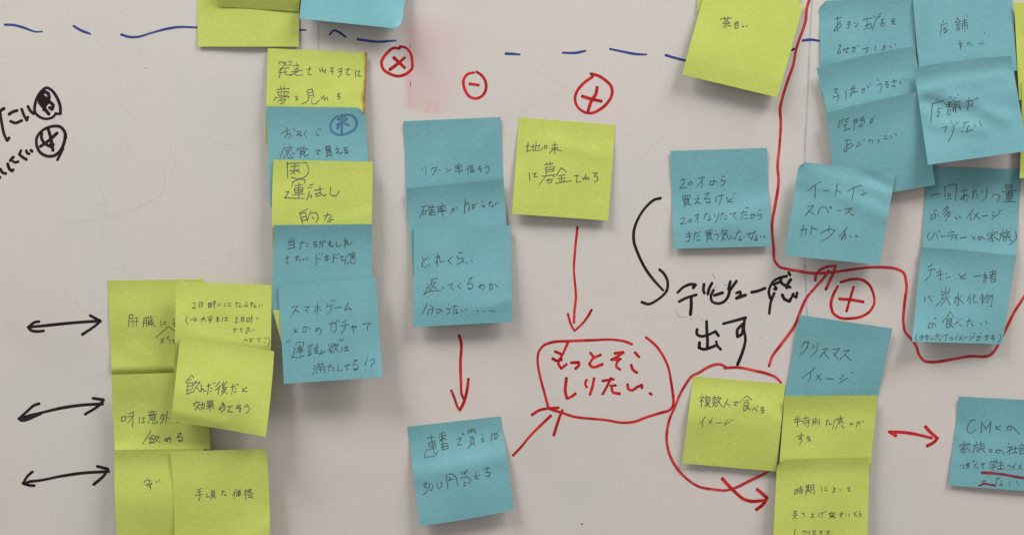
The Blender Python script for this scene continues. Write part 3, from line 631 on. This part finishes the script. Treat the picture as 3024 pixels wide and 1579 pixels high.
n18 = Note('B', [(1203.6,1258.7),(1478.7,1228),(1518,1504.6),(1240,1552)], "tilted blue note standing alone under the red downward arrow", sl=[(0,-2),(.1,0),(.2,8),(.4,9),(.48,4),(.7,3),(1,1)], L=10, p=1.25, belly=3.5, bow=(0,0,3,0), creases=((0,.5,1,.42,.7,.10),))
n18.write('D1', "1735,345 1770,530; 1700,385 1760,370; 1710,430 1770,405 1785,450 1720,470 1710,430; 1715,450 1775,430; 1700,500 1790,470; 1690,490 1670,575 1790,540 1800,515; 1820,345 1870,320; 1810,375 1885,345; 1825,400 1880,375; 1845,335 1860,480; 1855,380 1825,420; 1865,380 1890,400; 1840,440 1900,430 1910,480 1850,500 1840,440; 1845,470 1900,460; 1995,395 2040,375 2000,450 2045,445; 2045,330 2050,345; 2060,335 2065,350; 2105,335 2110,300 2170,290 2180,330; 2120,320 2160,310; 2135,300 2135,325; 2130,370 2135,440 2165,430 2160,370 2130,370; 2130,395 2160,390; 2135,440 2105,480; 2155,435 2175,450; 2245,345 2250,355; 2235,390 2260,385 2240,415 2270,415; 2345,330 2335,410; 2345,345 2390,330 2400,370 2375,390; 2375,335 2370,385; 2405,300 2412,305", 2.8)
n18.write('D1', "1660,835 1695,825 1670,870 1700,870 1690,920 1660,940; 1725,830 1720,880 1740,905 1755,860 1750,840; 1800,825 1800,870 1820,880 1845,850 1840,815; 1890,755 1905,880; 1885,750 1945,735 1985,770 2005,850; 1920,770 1925,800; 1910,800 1955,785; 2035,720 2055,740; 2065,705 2070,735; 2095,695 2075,740; 2035,775 2100,765 2135,800 2110,830; 2060,820 2080,815 2060,855 2085,850; 2165,765 2215,750; 2185,720 2180,780 2210,785; 2260,690 2310,670 2285,720 2325,720 2315,760 2285,755", 3.0)

n19 = Note('Y', [(1532.8,346.5),(1817.7,368.8),(1796,651.3),(1512,631.4)], "yellow note standing alone under the red circled plus", sl=[(0,1),(.25,4),(.33,2),(.7,3),(.85,3.5),(.92,2.5),(1,2.5)], L=3.2, p=1.5, belly=1.0, creases=((.3,.22,.9,.34,.28,.07),))
n19.write('B2', "135,110 180,100; 160,70 150,160; 140,160 185,145; 190,115 275,95 265,130; 210,85 205,150 300,135 305,115; 240,60 235,140; 325,100 320,130 345,125 345,100 325,100; 395,100 445,90; 390,130 460,120; 425,60 425,180; 415,135 370,175; 430,135 490,155", 2.8)
n19.write('B2', "170,370 178,450; 205,380 240,372 215,410 255,408; 320,290 405,280; 345,265 350,300; 380,260 375,295; 330,320 420,310 410,355 335,360 330,320; 335,340 410,335; 295,405 430,390; 345,365 340,380; 340,395 270,490; 385,390 420,410; 335,445 400,435 390,465 370,470; 365,430 355,475; 490,320 440,395; 490,320 540,365; 460,400 525,390; 455,430 530,420; 490,395 495,465; 470,445 478,455; 520,440 515,450; 430,475 590,450; 620,400 665,395; 645,400 640,465 685,455; 700,410 710,440 730,405; 730,390 735,440 755,415 765,440; 800,375 845,370 815,405 850,405 845,450 815,460", 2.8)
n20 = Note('B', [(1979.5,446),(2265,437),(2277,727),(1989.3,734.6)], "blue note with four lines of writing, beside the curved black arrow", sl=[(0,-2),(.35,-1),(.55,4),(.72,6),(.82,1),(1,0)], L=6.0, p=1.4, belly=2.5, creases=((1,.55,.55,.75,.6,.10),))
n20.write('B2', "1680,445 1710,430 1715,450 1665,525 1735,515; 1770,455 1750,480 1770,490 1790,470 1770,455; 1845,425 1915,415; 1890,405 1885,520; 1890,440 1835,510; 1965,455 2005,450 1995,490 1965,490 1975,450; 2010,445 2035,465; 2085,405 2115,408; 2080,430 2080,455 2115,445 2110,475 2075,500", 2.7)
n20.write('B2', "1695,600 1770,590 1765,625 1695,630 1695,600; 1720,600 1720,625; 1745,595 1745,625; 1705,640 1755,635 1755,680 1710,685 1705,640; 1708,655 1755,650; 1708,670 1755,665; 1725,690 1715,715; 1755,685 1785,690; 1840,595 1850,605; 1815,635 1860,620 1815,680 1845,655 1855,675 1875,670; 1915,580 1960,570 1910,630 1965,625 1970,660 1935,675 1928,658 1955,662; 2030,605 2025,655; 2050,600 2100,590; 2080,590 2075,640 2050,690; 2130,610 2145,635; 2190,625 2135,655 2190,660; 2195,575 2205,582; 2220,570 2225,580", 2.7)
n20.write('B2', "1670,830 1710,815 1715,835 1670,880 1735,870; 1770,830 1750,850 1770,865 1790,845 1770,830; 1810,795 1865,785; 1845,775 1845,865; 1845,805 1815,855; 1905,790 1950,775; 1930,765 1905,830; 1960,795 1965,840 1940,840 1975,835; 2010,780 2015,800; 2050,765 2045,820 2020,860; 2065,785 2115,770; 2090,760 2070,840; 2110,800 2135,795; 2105,830 2135,828; 2165,780 2225,765 2195,800 2230,825; 2270,770 2330,755; 2300,740 2275,835; 2310,790 2335,785; 2305,825 2345,820; 2325,715 2332,722; 2342,710 2350,718; 2365,790 2400,780 2395,820 2370,825 2380,775; 2405,780 2425,800; 2455,735 2468,740; 2440,770 2445,795 2475,785 2475,815 2440,835", 2.7)
n20.write('B2', "1725,980 1780,970; 1730,1005 1780,995; 1755,955 1755,1045 1730,1055 1765,1045; 1800,980 1850,965; 1825,955 1800,1045; 1835,1000 1860,995; 1830,1040 1870,1035; 1860,950 1868,958; 1920,945 1990,930 1985,965 1925,970 1920,945; 1945,940 1945,965; 1965,935 1965,962; 1935,980 1975,975 1975,1015 1935,1020 1935,980; 1935,995 1975,990; 1950,1020 1930,1055; 1975,1018 1995,1035; 2015,940 2025,950; 2005,985 2045,975 2050,1005 2030,1040; 2095,930 2075,970; 2090,950 2145,940; 2090,970 2135,962; 2080,985 2130,975 2150,1030 2165,1025; 2110,990 2080,1045; 2085,1005 2120,1035; 2175,985 2170,1025; 2190,1000 2195,1005; 2195,1020 2210,1018; 2225,970 2275,955; 2250,935 2215,1030; 2270,990 2260,1005 2275,1040 2250,1035 2285,1030; 2300,1000 2310,1005; 2325,980 2375,965 2350,1000 2380,1030; 2385,970 2430,955; 2410,940 2380,1035; 2435,985 2420,1000 2435,1040 2410,1035 2440,1028; 2465,995 2475,1010; 2500,990 2515,1010", 2.7)
n21b = Note('Y', [(2088,-255),(2382,-235),(2357,50),(2057.7,32)], "yellow note almost hidden behind the tilted yellow one at the top edge", L=2.0)
n21 = Note('Y', [(2090,-57),(2373.6,12.5),(2296,288),(2014.6,220.7)], "tilted yellow note with three small characters, at the top edge", sl=[(0,2),(.2,4),(.6,5),(.75,4),(.85,1),(1,0)], L=6.5, p=1.25, belly=5.0, wave=0.2)
n21.write('A2', "2068,192 2175,180; 2110,172 2115,200; 2145,168 2140,195; 2130,205 2085,240; 2130,205 2165,235; 2105,240 2150,232; 2125,225 2125,285; 2110,255 2098,275; 2140,250 2172,262; 2225,218 2208,240; 2222,222 2245,218 2238,235; 2215,240 2245,235 2240,255 2215,258; 2215,240 2212,280 2245,280 2250,268; 2290,255 2290,270 2300,265; 2325,255 2335,268", 3.1)

# --- right-hand cluster
n28 = Note('B', [(2736.4,493),(3017,500),(2999,775),(2721,768)], "blue note with three lines, the last in brackets, in the right cluster", sl=[(0,-4),(.2,-1),(.5,2),(1,4)], vc=0.92, L=3.2, creases=((1,.92,.6,.98,.4,.07),))
n28.write('B3', "1615,595 1710,578; 1755,510 1760,620; 1755,510 1830,485 1875,490 1860,650; 1785,580 1790,605 1815,600 1810,575 1785,580; 1775,630 1825,628; 1915,555 1980,540; 1945,530 1945,640; 1975,580 1920,640 1910,625 1960,590 1990,610 1970,655; 2030,560 2075,550; 2055,530 2030,630; 2065,590 2085,585; 2075,605 2090,615; 2130,545 2130,570; 2175,525 2170,600 2125,655; 2225,605 2265,580 2305,600 2280,660; 2360,490 2425,485 2420,530 2365,535 2360,490; 2365,510 2420,505; 2325,560 2460,545; 2365,575 2430,565 2425,610 2370,615 2365,575; 2368,592 2425,588; 2395,560 2395,650; 2345,655 2455,655; 2365,632 2425,628", 3.0)
n28.write('B3', "1615,790 1665,775 1660,815 1615,835 1625,790; 1650,745 1655,755; 1665,735 1675,745; 1680,785 1700,805; 1785,700 1740,745; 1755,725 1795,715 1740,780; 1765,745 1785,755; 1800,750 1750,805; 1770,775 1815,765 1760,850; 1780,790 1800,805; 1855,805 1865,825 1880,815; 1895,800 1915,815; 2040,735 1970,820; 2010,775 2015,840; 2085,770 2040,830; 2050,785 2110,830; 2125,800 2185,795; 2230,760 2245,768; 2225,790 2245,798; 2220,830 2300,770; 2290,745 2297,755; 2310,740 2316,750", 3.0)
n28.write('B3', "1610,960 1580,1000 1605,1045; 1660,960 1620,1030; 1675,980 1690,1030; 1695,945 1702,940 1708,948 1700,955; 1715,1000 1755,998; 1790,965 1850,955; 1780,995 1865,985; 1835,990 1820,1040; 1880,985 1850,1020; 1870,1000 1870,1040; 1905,1015 1970,1010; 2030,1000 2040,1015; 2060,1000 2035,1025 2060,1030; 2085,1010 2120,1005 2110,1035 2085,1030 2095,1000; 2125,1005 2150,1030; 2225,930 2230,950; 2180,975 2280,955 2270,975; 2180,975 2175,995; 2200,990 2255,980; 2240,985 2175,1030; 2220,1000 2235,1050 2205,1050; 2225,1015 2190,1045; 2245,1005 2285,1035; 2330,940 2335,955; 2300,975 2350,965; 2320,970 2295,1050; 2320,995 2345,990 2335,1045; 2375,935 2355,970; 2360,965 2405,955; 2365,985 2400,975; 2350,1010 2410,1000; 2380,975 2355,1050; 2385,1010 2420,1045; 2460,950 2465,1020 2400,1085", 2.8)
n29 = Note('B', [(2720.7,730.7),(3000.5,757),(2959.5,1015.6),(2693.3,1008)], "blue note whose bottom line in brackets is written smallest, in the lower right loop", sl=[(0,-6),(.08,-4),(.25,3),(1,4)], L=5.5, p=1.3, belly=1.5, tw=-0.4, bow=(-4,0,0,0), curls=(0,0,0,2.5))
n29.write('B3', "1635,1275 1585,1310; 1590,1340 1660,1325; 1625,1315 1610,1385 1560,1440; 1670,1360 1730,1345; 1675,1390 1735,1375; 1705,1320 1715,1440; 1765,1365 1775,1373; 1765,1415 1805,1400; 1895,1375 1915,1400; 1970,1370 1910,1415 1965,1420; 2045,1395 2115,1390; 2165,1355 2140,1385 2175,1385 2140,1415; 2140,1415 2180,1410; 2160,1410 2160,1460; 2145,1430 2140,1450; 2200,1355 2265,1345; 2230,1330 2230,1380; 2195,1385 2275,1370; 2260,1350 2195,1415; 2215,1400 2260,1395 2260,1445 2215,1450 2215,1400; 2215,1423 2260,1418", 2.8)
n29.write('C3', "1560,250 1555,305; 1590,255 1620,250; 1600,265 1630,300; 1765,160 1765,205; 1725,185 1725,210 1800,200 1805,175; 1720,235 1800,220; 1740,235 1720,290 1665,345; 1765,250 1755,300 1710,340; 1770,265 1810,335; 1735,265 1745,280; 1795,250 1785,270; 1890,215 1890,340 1870,330; 1850,265 1880,255 1850,320; 1925,240 1900,270; 1895,270 1945,325; 2010,230 1980,290; 2010,260 2005,325; 2065,240 2035,275; 2045,225 2040,310 2095,310; 2125,240 2110,265; 2105,285 2150,265; 2135,225 2130,335; 2115,315 2145,295; 2180,230 2155,275; 2170,250 2230,240 2220,350 2205,345; 2190,260 2165,310; 2210,255 2180,325", 2.8)
n29.write('C3', "1595,525 1640,515 1630,560 1590,565 1605,510; 1650,515 1670,550; 1650,465 1655,475; 1665,460 1670,470; 1810,400 1730,510; 1810,400 1845,460; 1785,450 1800,447; 1775,475 1825,470 1820,510 1780,515; 1775,475 1775,565 1815,545; 1780,495 1820,490; 1830,525 1805,535; 1800,520 1840,560; 1855,530 1880,500 1925,545; 1895,480 1900,488; 1915,470 1922,478; 1970,500 2020,490; 2000,470 1975,550; 2015,520 2025,515; 2020,530 2040,545; 2110,510 2120,530; 2160,495 2178,520", 2.8)
n29.write('C3', "1480,620 1465,660 1475,690; 1525,635 1505,655; 1505,665 1550,650; 1530,630 1530,670 1510,690; 1555,650 1595,640; 1560,670 1600,660; 1575,630 1580,690; 1610,645 1618,650; 1610,680 1645,665; 1655,640 1705,630; 1680,620 1665,685; 1685,650 1710,645; 1690,670 1715,685; 1730,640 1730,665; 1745,640 1790,625; 1775,630 1760,690; 1795,670 1820,655 1835,670 1820,690; 1890,630 1855,670; 1872,655 1870,690; 1930,635 1900,685; 1900,650 1940,680; 1950,660 1985,655; 2005,640 2015,645; 2000,685 2050,645; 2045,615 2055,622; 2070,655 2110,645 2100,685 2080,685; 2090,640 2070,690; 2110,610 2118,618; 2150,650 2200,640; 2170,630 2175,685; 2190,660 2150,690; 2220,645 2245,640 2215,670 2250,665 2235,690; 2300,620 2315,655 2285,705", 2.6)
n22 = Note('B', [(2418,4),(2696,-10),(2712,280),(2427,285)], "blue note with two lines of writing, top left of the right cluster", sl=[(0,-5),(.12,-3),(.25,2),(1,3)], vc=0.6, L=2.0, rc=(12,0,0,0))
n22.write('A3', "665,190 730,175; 690,170 690,310; 720,210 660,300 655,315 690,295 735,250 725,235 700,245; 785,225 820,218; 785,245 820,238; 805,215 800,275 780,285 805,275; 860,225 865,240; 890,225 885,255 865,270; 945,195 1030,180; 985,180 985,285 960,290; 965,260 1020,235 1025,270 1010,285; 1050,155 1055,175; 1085,165 1035,295; 1095,150 1125,135; 1090,175 1120,160; 1125,200 1155,190; 1135,200 1120,255; 1130,235 1155,230 1150,260 1125,265; 1230,195 1265,190; 1245,185 1225,220; 1235,215 1260,210 1230,240 1265,240", 2.8)
n22.write('A3', "700,455 725,448 690,530 715,535 720,500; 745,495 810,480; 795,465 775,525 800,525; 760,480 755,510; 840,475 865,470 860,510 840,520; 850,465 840,525; 890,450 895,460; 940,490 995,475; 985,470 985,510 970,530; 1070,455 1065,500; 1140,470 1170,465; 1155,450 1150,490 1130,495 1160,490; 1215,455 1215,480 1228,472; 1260,440 1268,452", 2.8)
n23 = Note('B', [(2690,-62),(2983,-72),(3004,210),(2716,225)], "blue note with small writing set high, top right of the right cluster", sl=[(0,2),(1,3)], L=2.6)
n23.write('A3', "1740,205 1745,225; 1715,250 1780,235; 1725,250 1710,350; 1750,270 1745,300; 1750,285 1775,278; 1735,305 1770,295 1760,330 1745,330 1795,295; 1880,180 1860,225; 1880,180 1905,210; 1865,225 1915,215; 1870,245 1910,238; 1888,225 1888,250; 1870,265 1910,258; 1875,285 1905,280 1900,300 1878,303 1875,285; 1925,215 1980,200; 1950,185 1955,310; 1930,235 1930,290; 1930,235 1975,225 1980,290; 1930,255 1975,248; 1970,155 1980,165", 2.5)
n23.write('A3', "1885,435 1920,428; 1905,400 1910,490; 1925,430 1910,490; 1975,435 2005,425; 1990,420 1985,455; 2010,435 2020,440; 2015,445 2025,455; 2105,425 2105,440 2120,435; 2130,425 2140,440; 2150,328 2155,332", 2.5)
n24 = Note('B', [(2410.8,202),(2699.2,137.4),(2756,418),(2479,475)], "blue note with one rising line of writing, second down the right cluster", sl=[(0,-7),(.1,-5),(.3,2),(1,4)], vc=0.45, L=2.2, bow=(-5,0,0,0))
n24.write('A3', "655,890 690,880 665,920 690,925 700,970 685,1015; 645,970 705,950; 785,890 765,925; 775,910 775,980; 815,890 870,875; 835,860 835,920; 855,850 855,910; 805,930 880,910; 835,925 815,960; 860,915 890,910; 930,890 960,880 955,910; 945,875 935,935; 985,850 995,870; 1010,825 1015,840; 1085,790 1100,800; 1085,850 1120,830 1130,860 1110,920; 1160,815 1195,810 1165,840 1195,838 1190,870 1170,865; 1225,815 1275,800; 1245,790 1255,830; 1230,850 1265,860; 1310,800 1315,830 1330,820; 1345,785 1360,800", 2.8)
n25 = Note('B', [(2440,333),(2722,270),(2761.7,545.7),(2473,597)], "shaded blue note with two rising lines, half under the crumpled blue note", sl=[(0,-7),(.12,-5),(.3,-1),(1,-1.5)], L=2.6, bow=(-3,0,0,0))
n25.write('A3', "740,1165 745,1180; 710,1200 800,1175 790,1195; 710,1200 700,1270; 740,1205 725,1230; 765,1200 785,1215; 745,1245 785,1235; 765,1240 770,1280; 755,1300 815,1275; 855,1190 855,1290; 855,1190 885,1180 885,1215 855,1220; 855,1205 885,1198; 920,1180 920,1205 955,1195; 920,1175 950,1160 960,1220; 925,1190 950,1182; 910,1235 935,1230 935,1255 910,1260 910,1235; 1015,1195 1040,1185 1035,1215 1015,1220; 1025,1185 1015,1225; 1045,1165 1050,1175; 1065,1150 1070,1160", 2.5)
n25.write('B3', "760,55 820,45; 785,40 780,160; 815,80 755,150 760,165 800,130 845,100 820,80 790,95; 895,65 910,75; 905,80 905,105 880,110; 880,95 885,105; 925,90 930,95; 940,45 945,55; 955,40 962,48; 1000,40 1005,70; 1005,50 1035,45 1040,75; 1085,50 1105,45 1095,75; 1155,10 1180,5; 1150,35 1190,30; 1220,0 1225,20 1235,15; 1265,-15 1275,0", 2.5)
n30 = Note('Y', [(2995,9),(3285,-4),(3300,290),(3009.5,296)], "yellow strip at the upper right border of the photo", L=2.0)
n31 = Note('Y', [(3017,240),(3305,236),(3300,530),(3011,526)], "second yellow strip at the right border, below the first", L=1.6, bow=(0,0,0,2))
n26 = Note('B', [(2698.6,202),(2986,166),(3034,446),(2740.3,487)], "crumpled blue note with a raised fold across it, in the right cluster", sl=[(0,-7),(.08,-6),(.16,3),(.22,7),(.32,6),(.42,0),(.55,0),(.63,7),(1,5)], L=4.5, p=1.3, bow=(-6,0,0,0), belly=0.5,
          creases=((.05,.36,.55,.52,-1.5,.07),(.30,.38,.85,.64,1.2,.08),(.1,.60,.6,.72,.8,.06),(.05,.25,.9,.2,.5,.06)))
n26.write('A3', "1680,985 1690,1000; 1635,1030 1745,1000; 1635,1030 1625,1110 1615,1215; 1690,1060 1685,1110; 1690,1085 1725,1075; 1675,1115 1705,1110 1690,1160 1675,1150; 1805,955 1755,1030; 1805,955 1840,1000; 1785,1020 1820,1015; 1765,1045 1835,1035; 1800,1020 1800,1060; 1775,1065 1830,1060; 1785,1090 1815,1085 1810,1135 1785,1140 1785,1090; 1850,1020 1905,1005; 1855,970 1865,1120; 1845,1045 1840,1110; 1845,1045 1900,1035 1910,1090; 1845,1070 1900,1060; 1885,935 1895,950; 1965,1010 2030,995 2025,1045 2010,1055; 1995,970 1990,1040 1980,1085; 2045,980 2055,990; 2070,970 2085,985", 3.1)
n26.write('A3', "1725,1270 1775,1258 1755,1310; 1815,1200 1840,1260; 1890,1220 1870,1225 1835,1320 1790,1410; 1935,1225 1990,1215; 1965,1205 1925,1310; 2000,1250 1980,1265 1985,1310 1960,1310 2030,1290; 2050,1240 2060,1260; 2100,1210 2118,1250", 3.1)
n27 = Note('B', [(2360,476),(2644,513.6),(2598.7,782),(2317,754)], "wrinkled blue note with three lines, crossing the pale ruled line", sl=[(0,0),(.1,2),(.3,3),(1,1)], L=3.4, p=1.3, rc=(9,0,0,0), curls=(2.0,0,0,0),
          creases=((.1,.10,.95,.22,.55,.07),(.5,.30,1,.48,.9,.09),(.72,.06,.98,.16,-.9,.06),(.0,.2,.4,.26,.5,.06)))
n27.write('B3', "530,460 465,490 395,550; 470,500 465,620; 550,545 605,548; 690,480 665,605; 685,545 725,570; 930,495 870,510 790,555; 855,520 850,560 830,640; 940,545 948,555; 925,590 985,565", 3.0)
n27.write('B3', "390,705 455,695 370,795; 405,745 460,785; 495,780 525,715 570,710 600,770; 615,718 622,708 632,716 622,724 615,718; 690,745 725,748; 765,730 835,720 765,785; 800,755 855,800", 3.0)
n27.write('B3', "320,940 380,925 375,985; 355,890 330,1000; 435,895 425,975; 440,920 480,930; 610,895 600,960; 525,970 610,930 670,940; 670,940 600,1010 530,1045; 790,908 745,958 705,1000; 765,948 758,990 728,1035 734,1005 764,968 774,1005 757,1035; 810,990 825,1010; 870,1000 875,985 890,1005", 3.0)

# --- lower right
n33 = Note('Y', [(2047.3,1110),(2320,1132.5),(2292,1391),(2014.6,1367)], "yellow note inside the red ring", sl=[(0,-1),(.15,6),(.42,5),(.55,-1),(1,-1.5)], L=3.4, p=1.3, belly=1.6, creases=((.6,.25,1,.42,.4,.08),))
n33.write('D2', "1885,-55 1888,-45; 1860,-20 1905,-30 1865,20; 1880,0 1880,75; 1890,0 1900,20; 1935,-40 1915,-10; 1925,-25 1970,-30; 1925,-10 1965,-15 1965,20 1925,25 1925,-10; 1925,8 1965,3; 1940,25 1915,60; 1930,40 1960,35 1920,75; 1935,50 1975,75; 1990,-15 2030,-25; 2010,-40 2010,10; 2000,-5 1990,10; 2020,-5 2030,5; 1990,30 2035,20; 2010,15 1995,50 2025,65; 2030,25 1990,70; 2055,-35 2035,0; 2045,-10 2080,-20; 2070,-15 2030,70; 2045,10 2085,65; 2145,-10 2100,80; 2125,30 2165,60; 2200,25 2235,20 2205,55 2240,55; 2245,20 2250,28; 2330,-40 2265,25; 2330,-40 2380,0; 2310,10 2350,5; 2305,30 2350,25 2345,55 2310,60; 2305,30 2300,110 2335,95; 2345,70 2320,80; 2325,75 2370,95; 2390,100 2405,80 2435,110; 2425,65 2430,72; 2440,60 2445,68; 2470,80 2500,75 2470,105 2500,100 2495,130 2475,125", 2.7)
n33.write('D2', "1920,170 1865,240; 1895,210 1890,270; 1990,185 1955,240; 1955,205 1990,235; 2030,232 2080,228; 2125,205 2140,210; 2110,230 2130,235; 2105,255 2170,215; 2165,195 2170,202; 2185,198 2192,205", 2.6)
n32 = Note('B', [(2361.7,929.4),(2636,969.5),(2582,1216),(2312,1200)], "blue note with two lines of plain strokes, under the red circled plus on the right", sl=[(0,-3),(.6,-1),(1,1)], vc=0.85, L=2.4)
n32.write('C3', "360,700 330,755; 355,710 405,700 385,760 315,835; 450,725 450,765; 495,715 480,790 425,850; 535,775 590,765 510,855; 560,815 605,865; 640,775 710,765 655,840; 650,810 690,870; 750,795 810,780 715,875; 770,835 825,885", 2.8)
n32.write('C3', "470,960 345,1055; 425,1005 420,1050 400,1095; 530,1020 475,1080; 485,1030 525,1080; 575,1065 655,1072; 730,1030 750,1042; 715,1060 735,1070; 710,1108 790,1060; 825,1005 835,1010; 840,1008 850,1012", 2.8)
n34 = Note('Y', [(2317,1168),(2592,1166.4),(2561,1470),(2294,1468)], "yellow note stuck over the lower end of a blue note, right of the red ring", sl=[(0,-6),(.1,-4),(.22,3),(.9,3),(1,6)], vc=0.65, L=2.4, creases=((0,.62,.35,.6,.3,.06),))
n34.write('D3', "285,165 265,205; 265,200 325,190; 260,225 330,210; 300,160 290,270; 345,190 405,175; 375,160 375,195; 335,215 420,200; 345,235 415,222; 400,200 400,265 385,275; 365,240 375,255; 445,195 480,185 475,210 445,215 445,195; 440,230 480,220 470,250; 460,220 440,255; 495,200 495,240; 515,190 512,255; 575,215 605,205; 590,195 578,255; 610,225 618,245 605,245 630,240; 640,290 675,195 745,180; 720,160 730,215 755,230; 690,205 715,200; 695,220 715,215 712,235 695,238; 740,195 725,225; 685,255 672,290; 735,250 745,275 755,270; 820,230 822,250 845,240; 840,225 845,235; 880,230 910,220 905,250; 895,215 875,270; 940,210 945,220", 2.6)
n34.write('D3', "285,365 355,350; 330,325 325,390 305,395 320,370 335,400 315,445; 385,370 415,365 385,385 420,385 395,412 425,400", 2.6)
n35 = Note('Y', [(2295,1358),(2568,1350.6),(2560,1640),(2281,1640)], "yellow note running off the bottom edge, with three lines of writing", sl=[(0,-6),(.08,-5),(.18,3),(1,3)], L=4.0, p=1.4, rc=(8,0,0,0), bow=(-3,0,0,0))
n35.write('D3', "270,890 265,945; 270,890 295,885 292,925 268,930; 270,908 293,905; 305,880 345,870; 325,855 325,895; 300,900 350,890; 305,915 345,908; 335,895 335,935; 315,920 320,930; 375,860 415,850; 385,845 385,915; 405,840 405,910; 388,875 403,872; 388,892 403,890; 370,915 420,905; 380,925 375,945; 425,850 425,930; 425,850 455,840 458,940; 427,872 455,868; 427,890 455,886; 530,865 535,910; 560,875 585,870; 560,898 590,895; 650,885 670,882; 655,865 655,905 640,912 665,908; 715,890 722,898; 785,875 815,870 795,905 820,905", 2.6)
n35.write('D3', "250,1115 290,1105; 270,1095 268,1130; 255,1132 285,1128; 245,1150 295,1140; 262,1150 250,1185; 275,1150 275,1180 295,1182; 335,1130 355,1125; 360,1120 358,1165; 440,1120 438,1160; 440,1140 455,1138; 418,1165 460,1160; 505,1130 505,1160; 520,1125 555,1118; 540,1120 535,1170; 565,1105 570,1112; 580,1102 584,1110; 630,1110 632,1120; 600,1130 670,1120; 620,1130 612,1145; 640,1128 640,1145; 660,1130 665,1140; 640,1145 610,1165; 620,1150 655,1148 615,1175; 630,1155 670,1170; 710,1135 745,1128; 730,1110 728,1165; 725,1140 715,1155; 775,1135 778,1142; 805,1125 805,1165; 855,1115 860,1130; 880,1110 855,1140 885,1155; 905,1105 915,1110; 900,1135 925,1128 925,1150 905,1165", 2.5)
n35.write('D3', "275,1280 262,1310 268,1345; 350,1300 340,1325; 352,1305 375,1300 365,1345; 395,1305 395,1325; 412,1300 410,1335; 445,1305 470,1300 440,1340; 455,1322 475,1340; 510,1308 540,1302 515,1330; 520,1325 535,1340; 580,1305 610,1300 575,1340; 595,1322 615,1340; 635,1338 637,1342", 2.5)
n36 = Note('B', [(2831,1169.7),(3117,1185),(3086,1453),(2800.4,1431.8)], "blue note with dark red underlines, cut by the right border", sl=[(0,-3),(.3,-1),(.5,3),(1,0)], L=3.2, p=1.3, creases=((0,.4,.2,.55,.5,.08),))
n36.write('D3', "2060,200 2020,205 1985,260 1980,315 2010,330 2060,300; 2125,215 2115,330; 2125,225 2165,290; 2215,215 2165,290; 2215,215 2200,330; 2260,260 2275,275; 2310,255 2265,290 2310,300; 2370,270 2420,260 2410,300 2375,300 2390,255; 2430,270 2500,340", 3.0)
n36.write('D3', "1945,410 1950,425; 1905,445 2005,435 2000,455; 1910,445 1905,465; 1925,460 1985,452; 1960,455 1910,500; 1945,470 1960,520 1935,525; 1950,485 1915,520; 1970,475 2010,515; 2065,415 2070,430; 2040,455 2090,445; 2060,450 2035,525; 2060,475 2085,470 2075,520; 2120,415 2100,445; 2100,445 2150,435; 2105,465 2145,455; 2095,490 2155,480; 2120,460 2095,520; 2125,490 2155,520; 2195,490 2205,505; 2225,490 2195,515 2230,520; 2260,505 2305,495 2295,525 2265,525 2275,490; 2310,500 2345,540; 2385,435 2395,445; 2375,475 2425,465 2370,530; 2400,490 2400,545; 2410,490 2425,500; 2430,490 2470,480; 2455,460 2450,525; 2425,530 2475,520; 2520,440 2480,490; 2520,440 2570,480; 2505,480 2540,478; 2495,500 2560,495; 2510,505 2500,535 2545,532", 2.8)
n36.write('D3', "1910,650 1920,655; 1945,640 1940,685; 1965,640 2000,635; 1965,655 2000,650; 1985,625 1985,675 1965,680 2000,670; 2035,612 2045,605 2052,614 2043,620; 2075,625 2050,655 2085,685; 2110,640 2150,630 2125,660 2145,685; 2215,605 2222,615; 2245,595 2246,610; 2275,595 2265,612; 2200,640 2205,625 2280,618 2270,635; 2215,645 2255,640 2235,660; 2235,660 2235,700 2220,705; 2195,675 2275,665; 2295,630 2335,625; 2285,655 2340,650; 2310,600 2310,690; 2280,690 2345,685; 2375,660 2400,645 2415,665 2400,695; 2465,625 2425,670; 2445,650 2445,695; 2520,640 2485,690; 2490,650 2520,690", 2.8)
n36.write('D3', "2125,810 2160,800 2155,825; 2145,795 2130,830; 2185,760 2190,765; 2255,790 2310,775; 2290,765 2255,845; 2320,800 2315,840 2295,850 2335,845; 2395,810 2400,840; 2470,805 2485,840", 2.5, 'faint')
n36.write('D3', "2128,724 2220,728 2330,740 2450,762 2600,785", 7.2, 'winered', "underline", "long dark red underline", 0.10)
n36.write('D3', "2098,852 2150,833 2205,842 2255,850", 6.6, 'winered', "underline", "short dark red underline", 0.10)
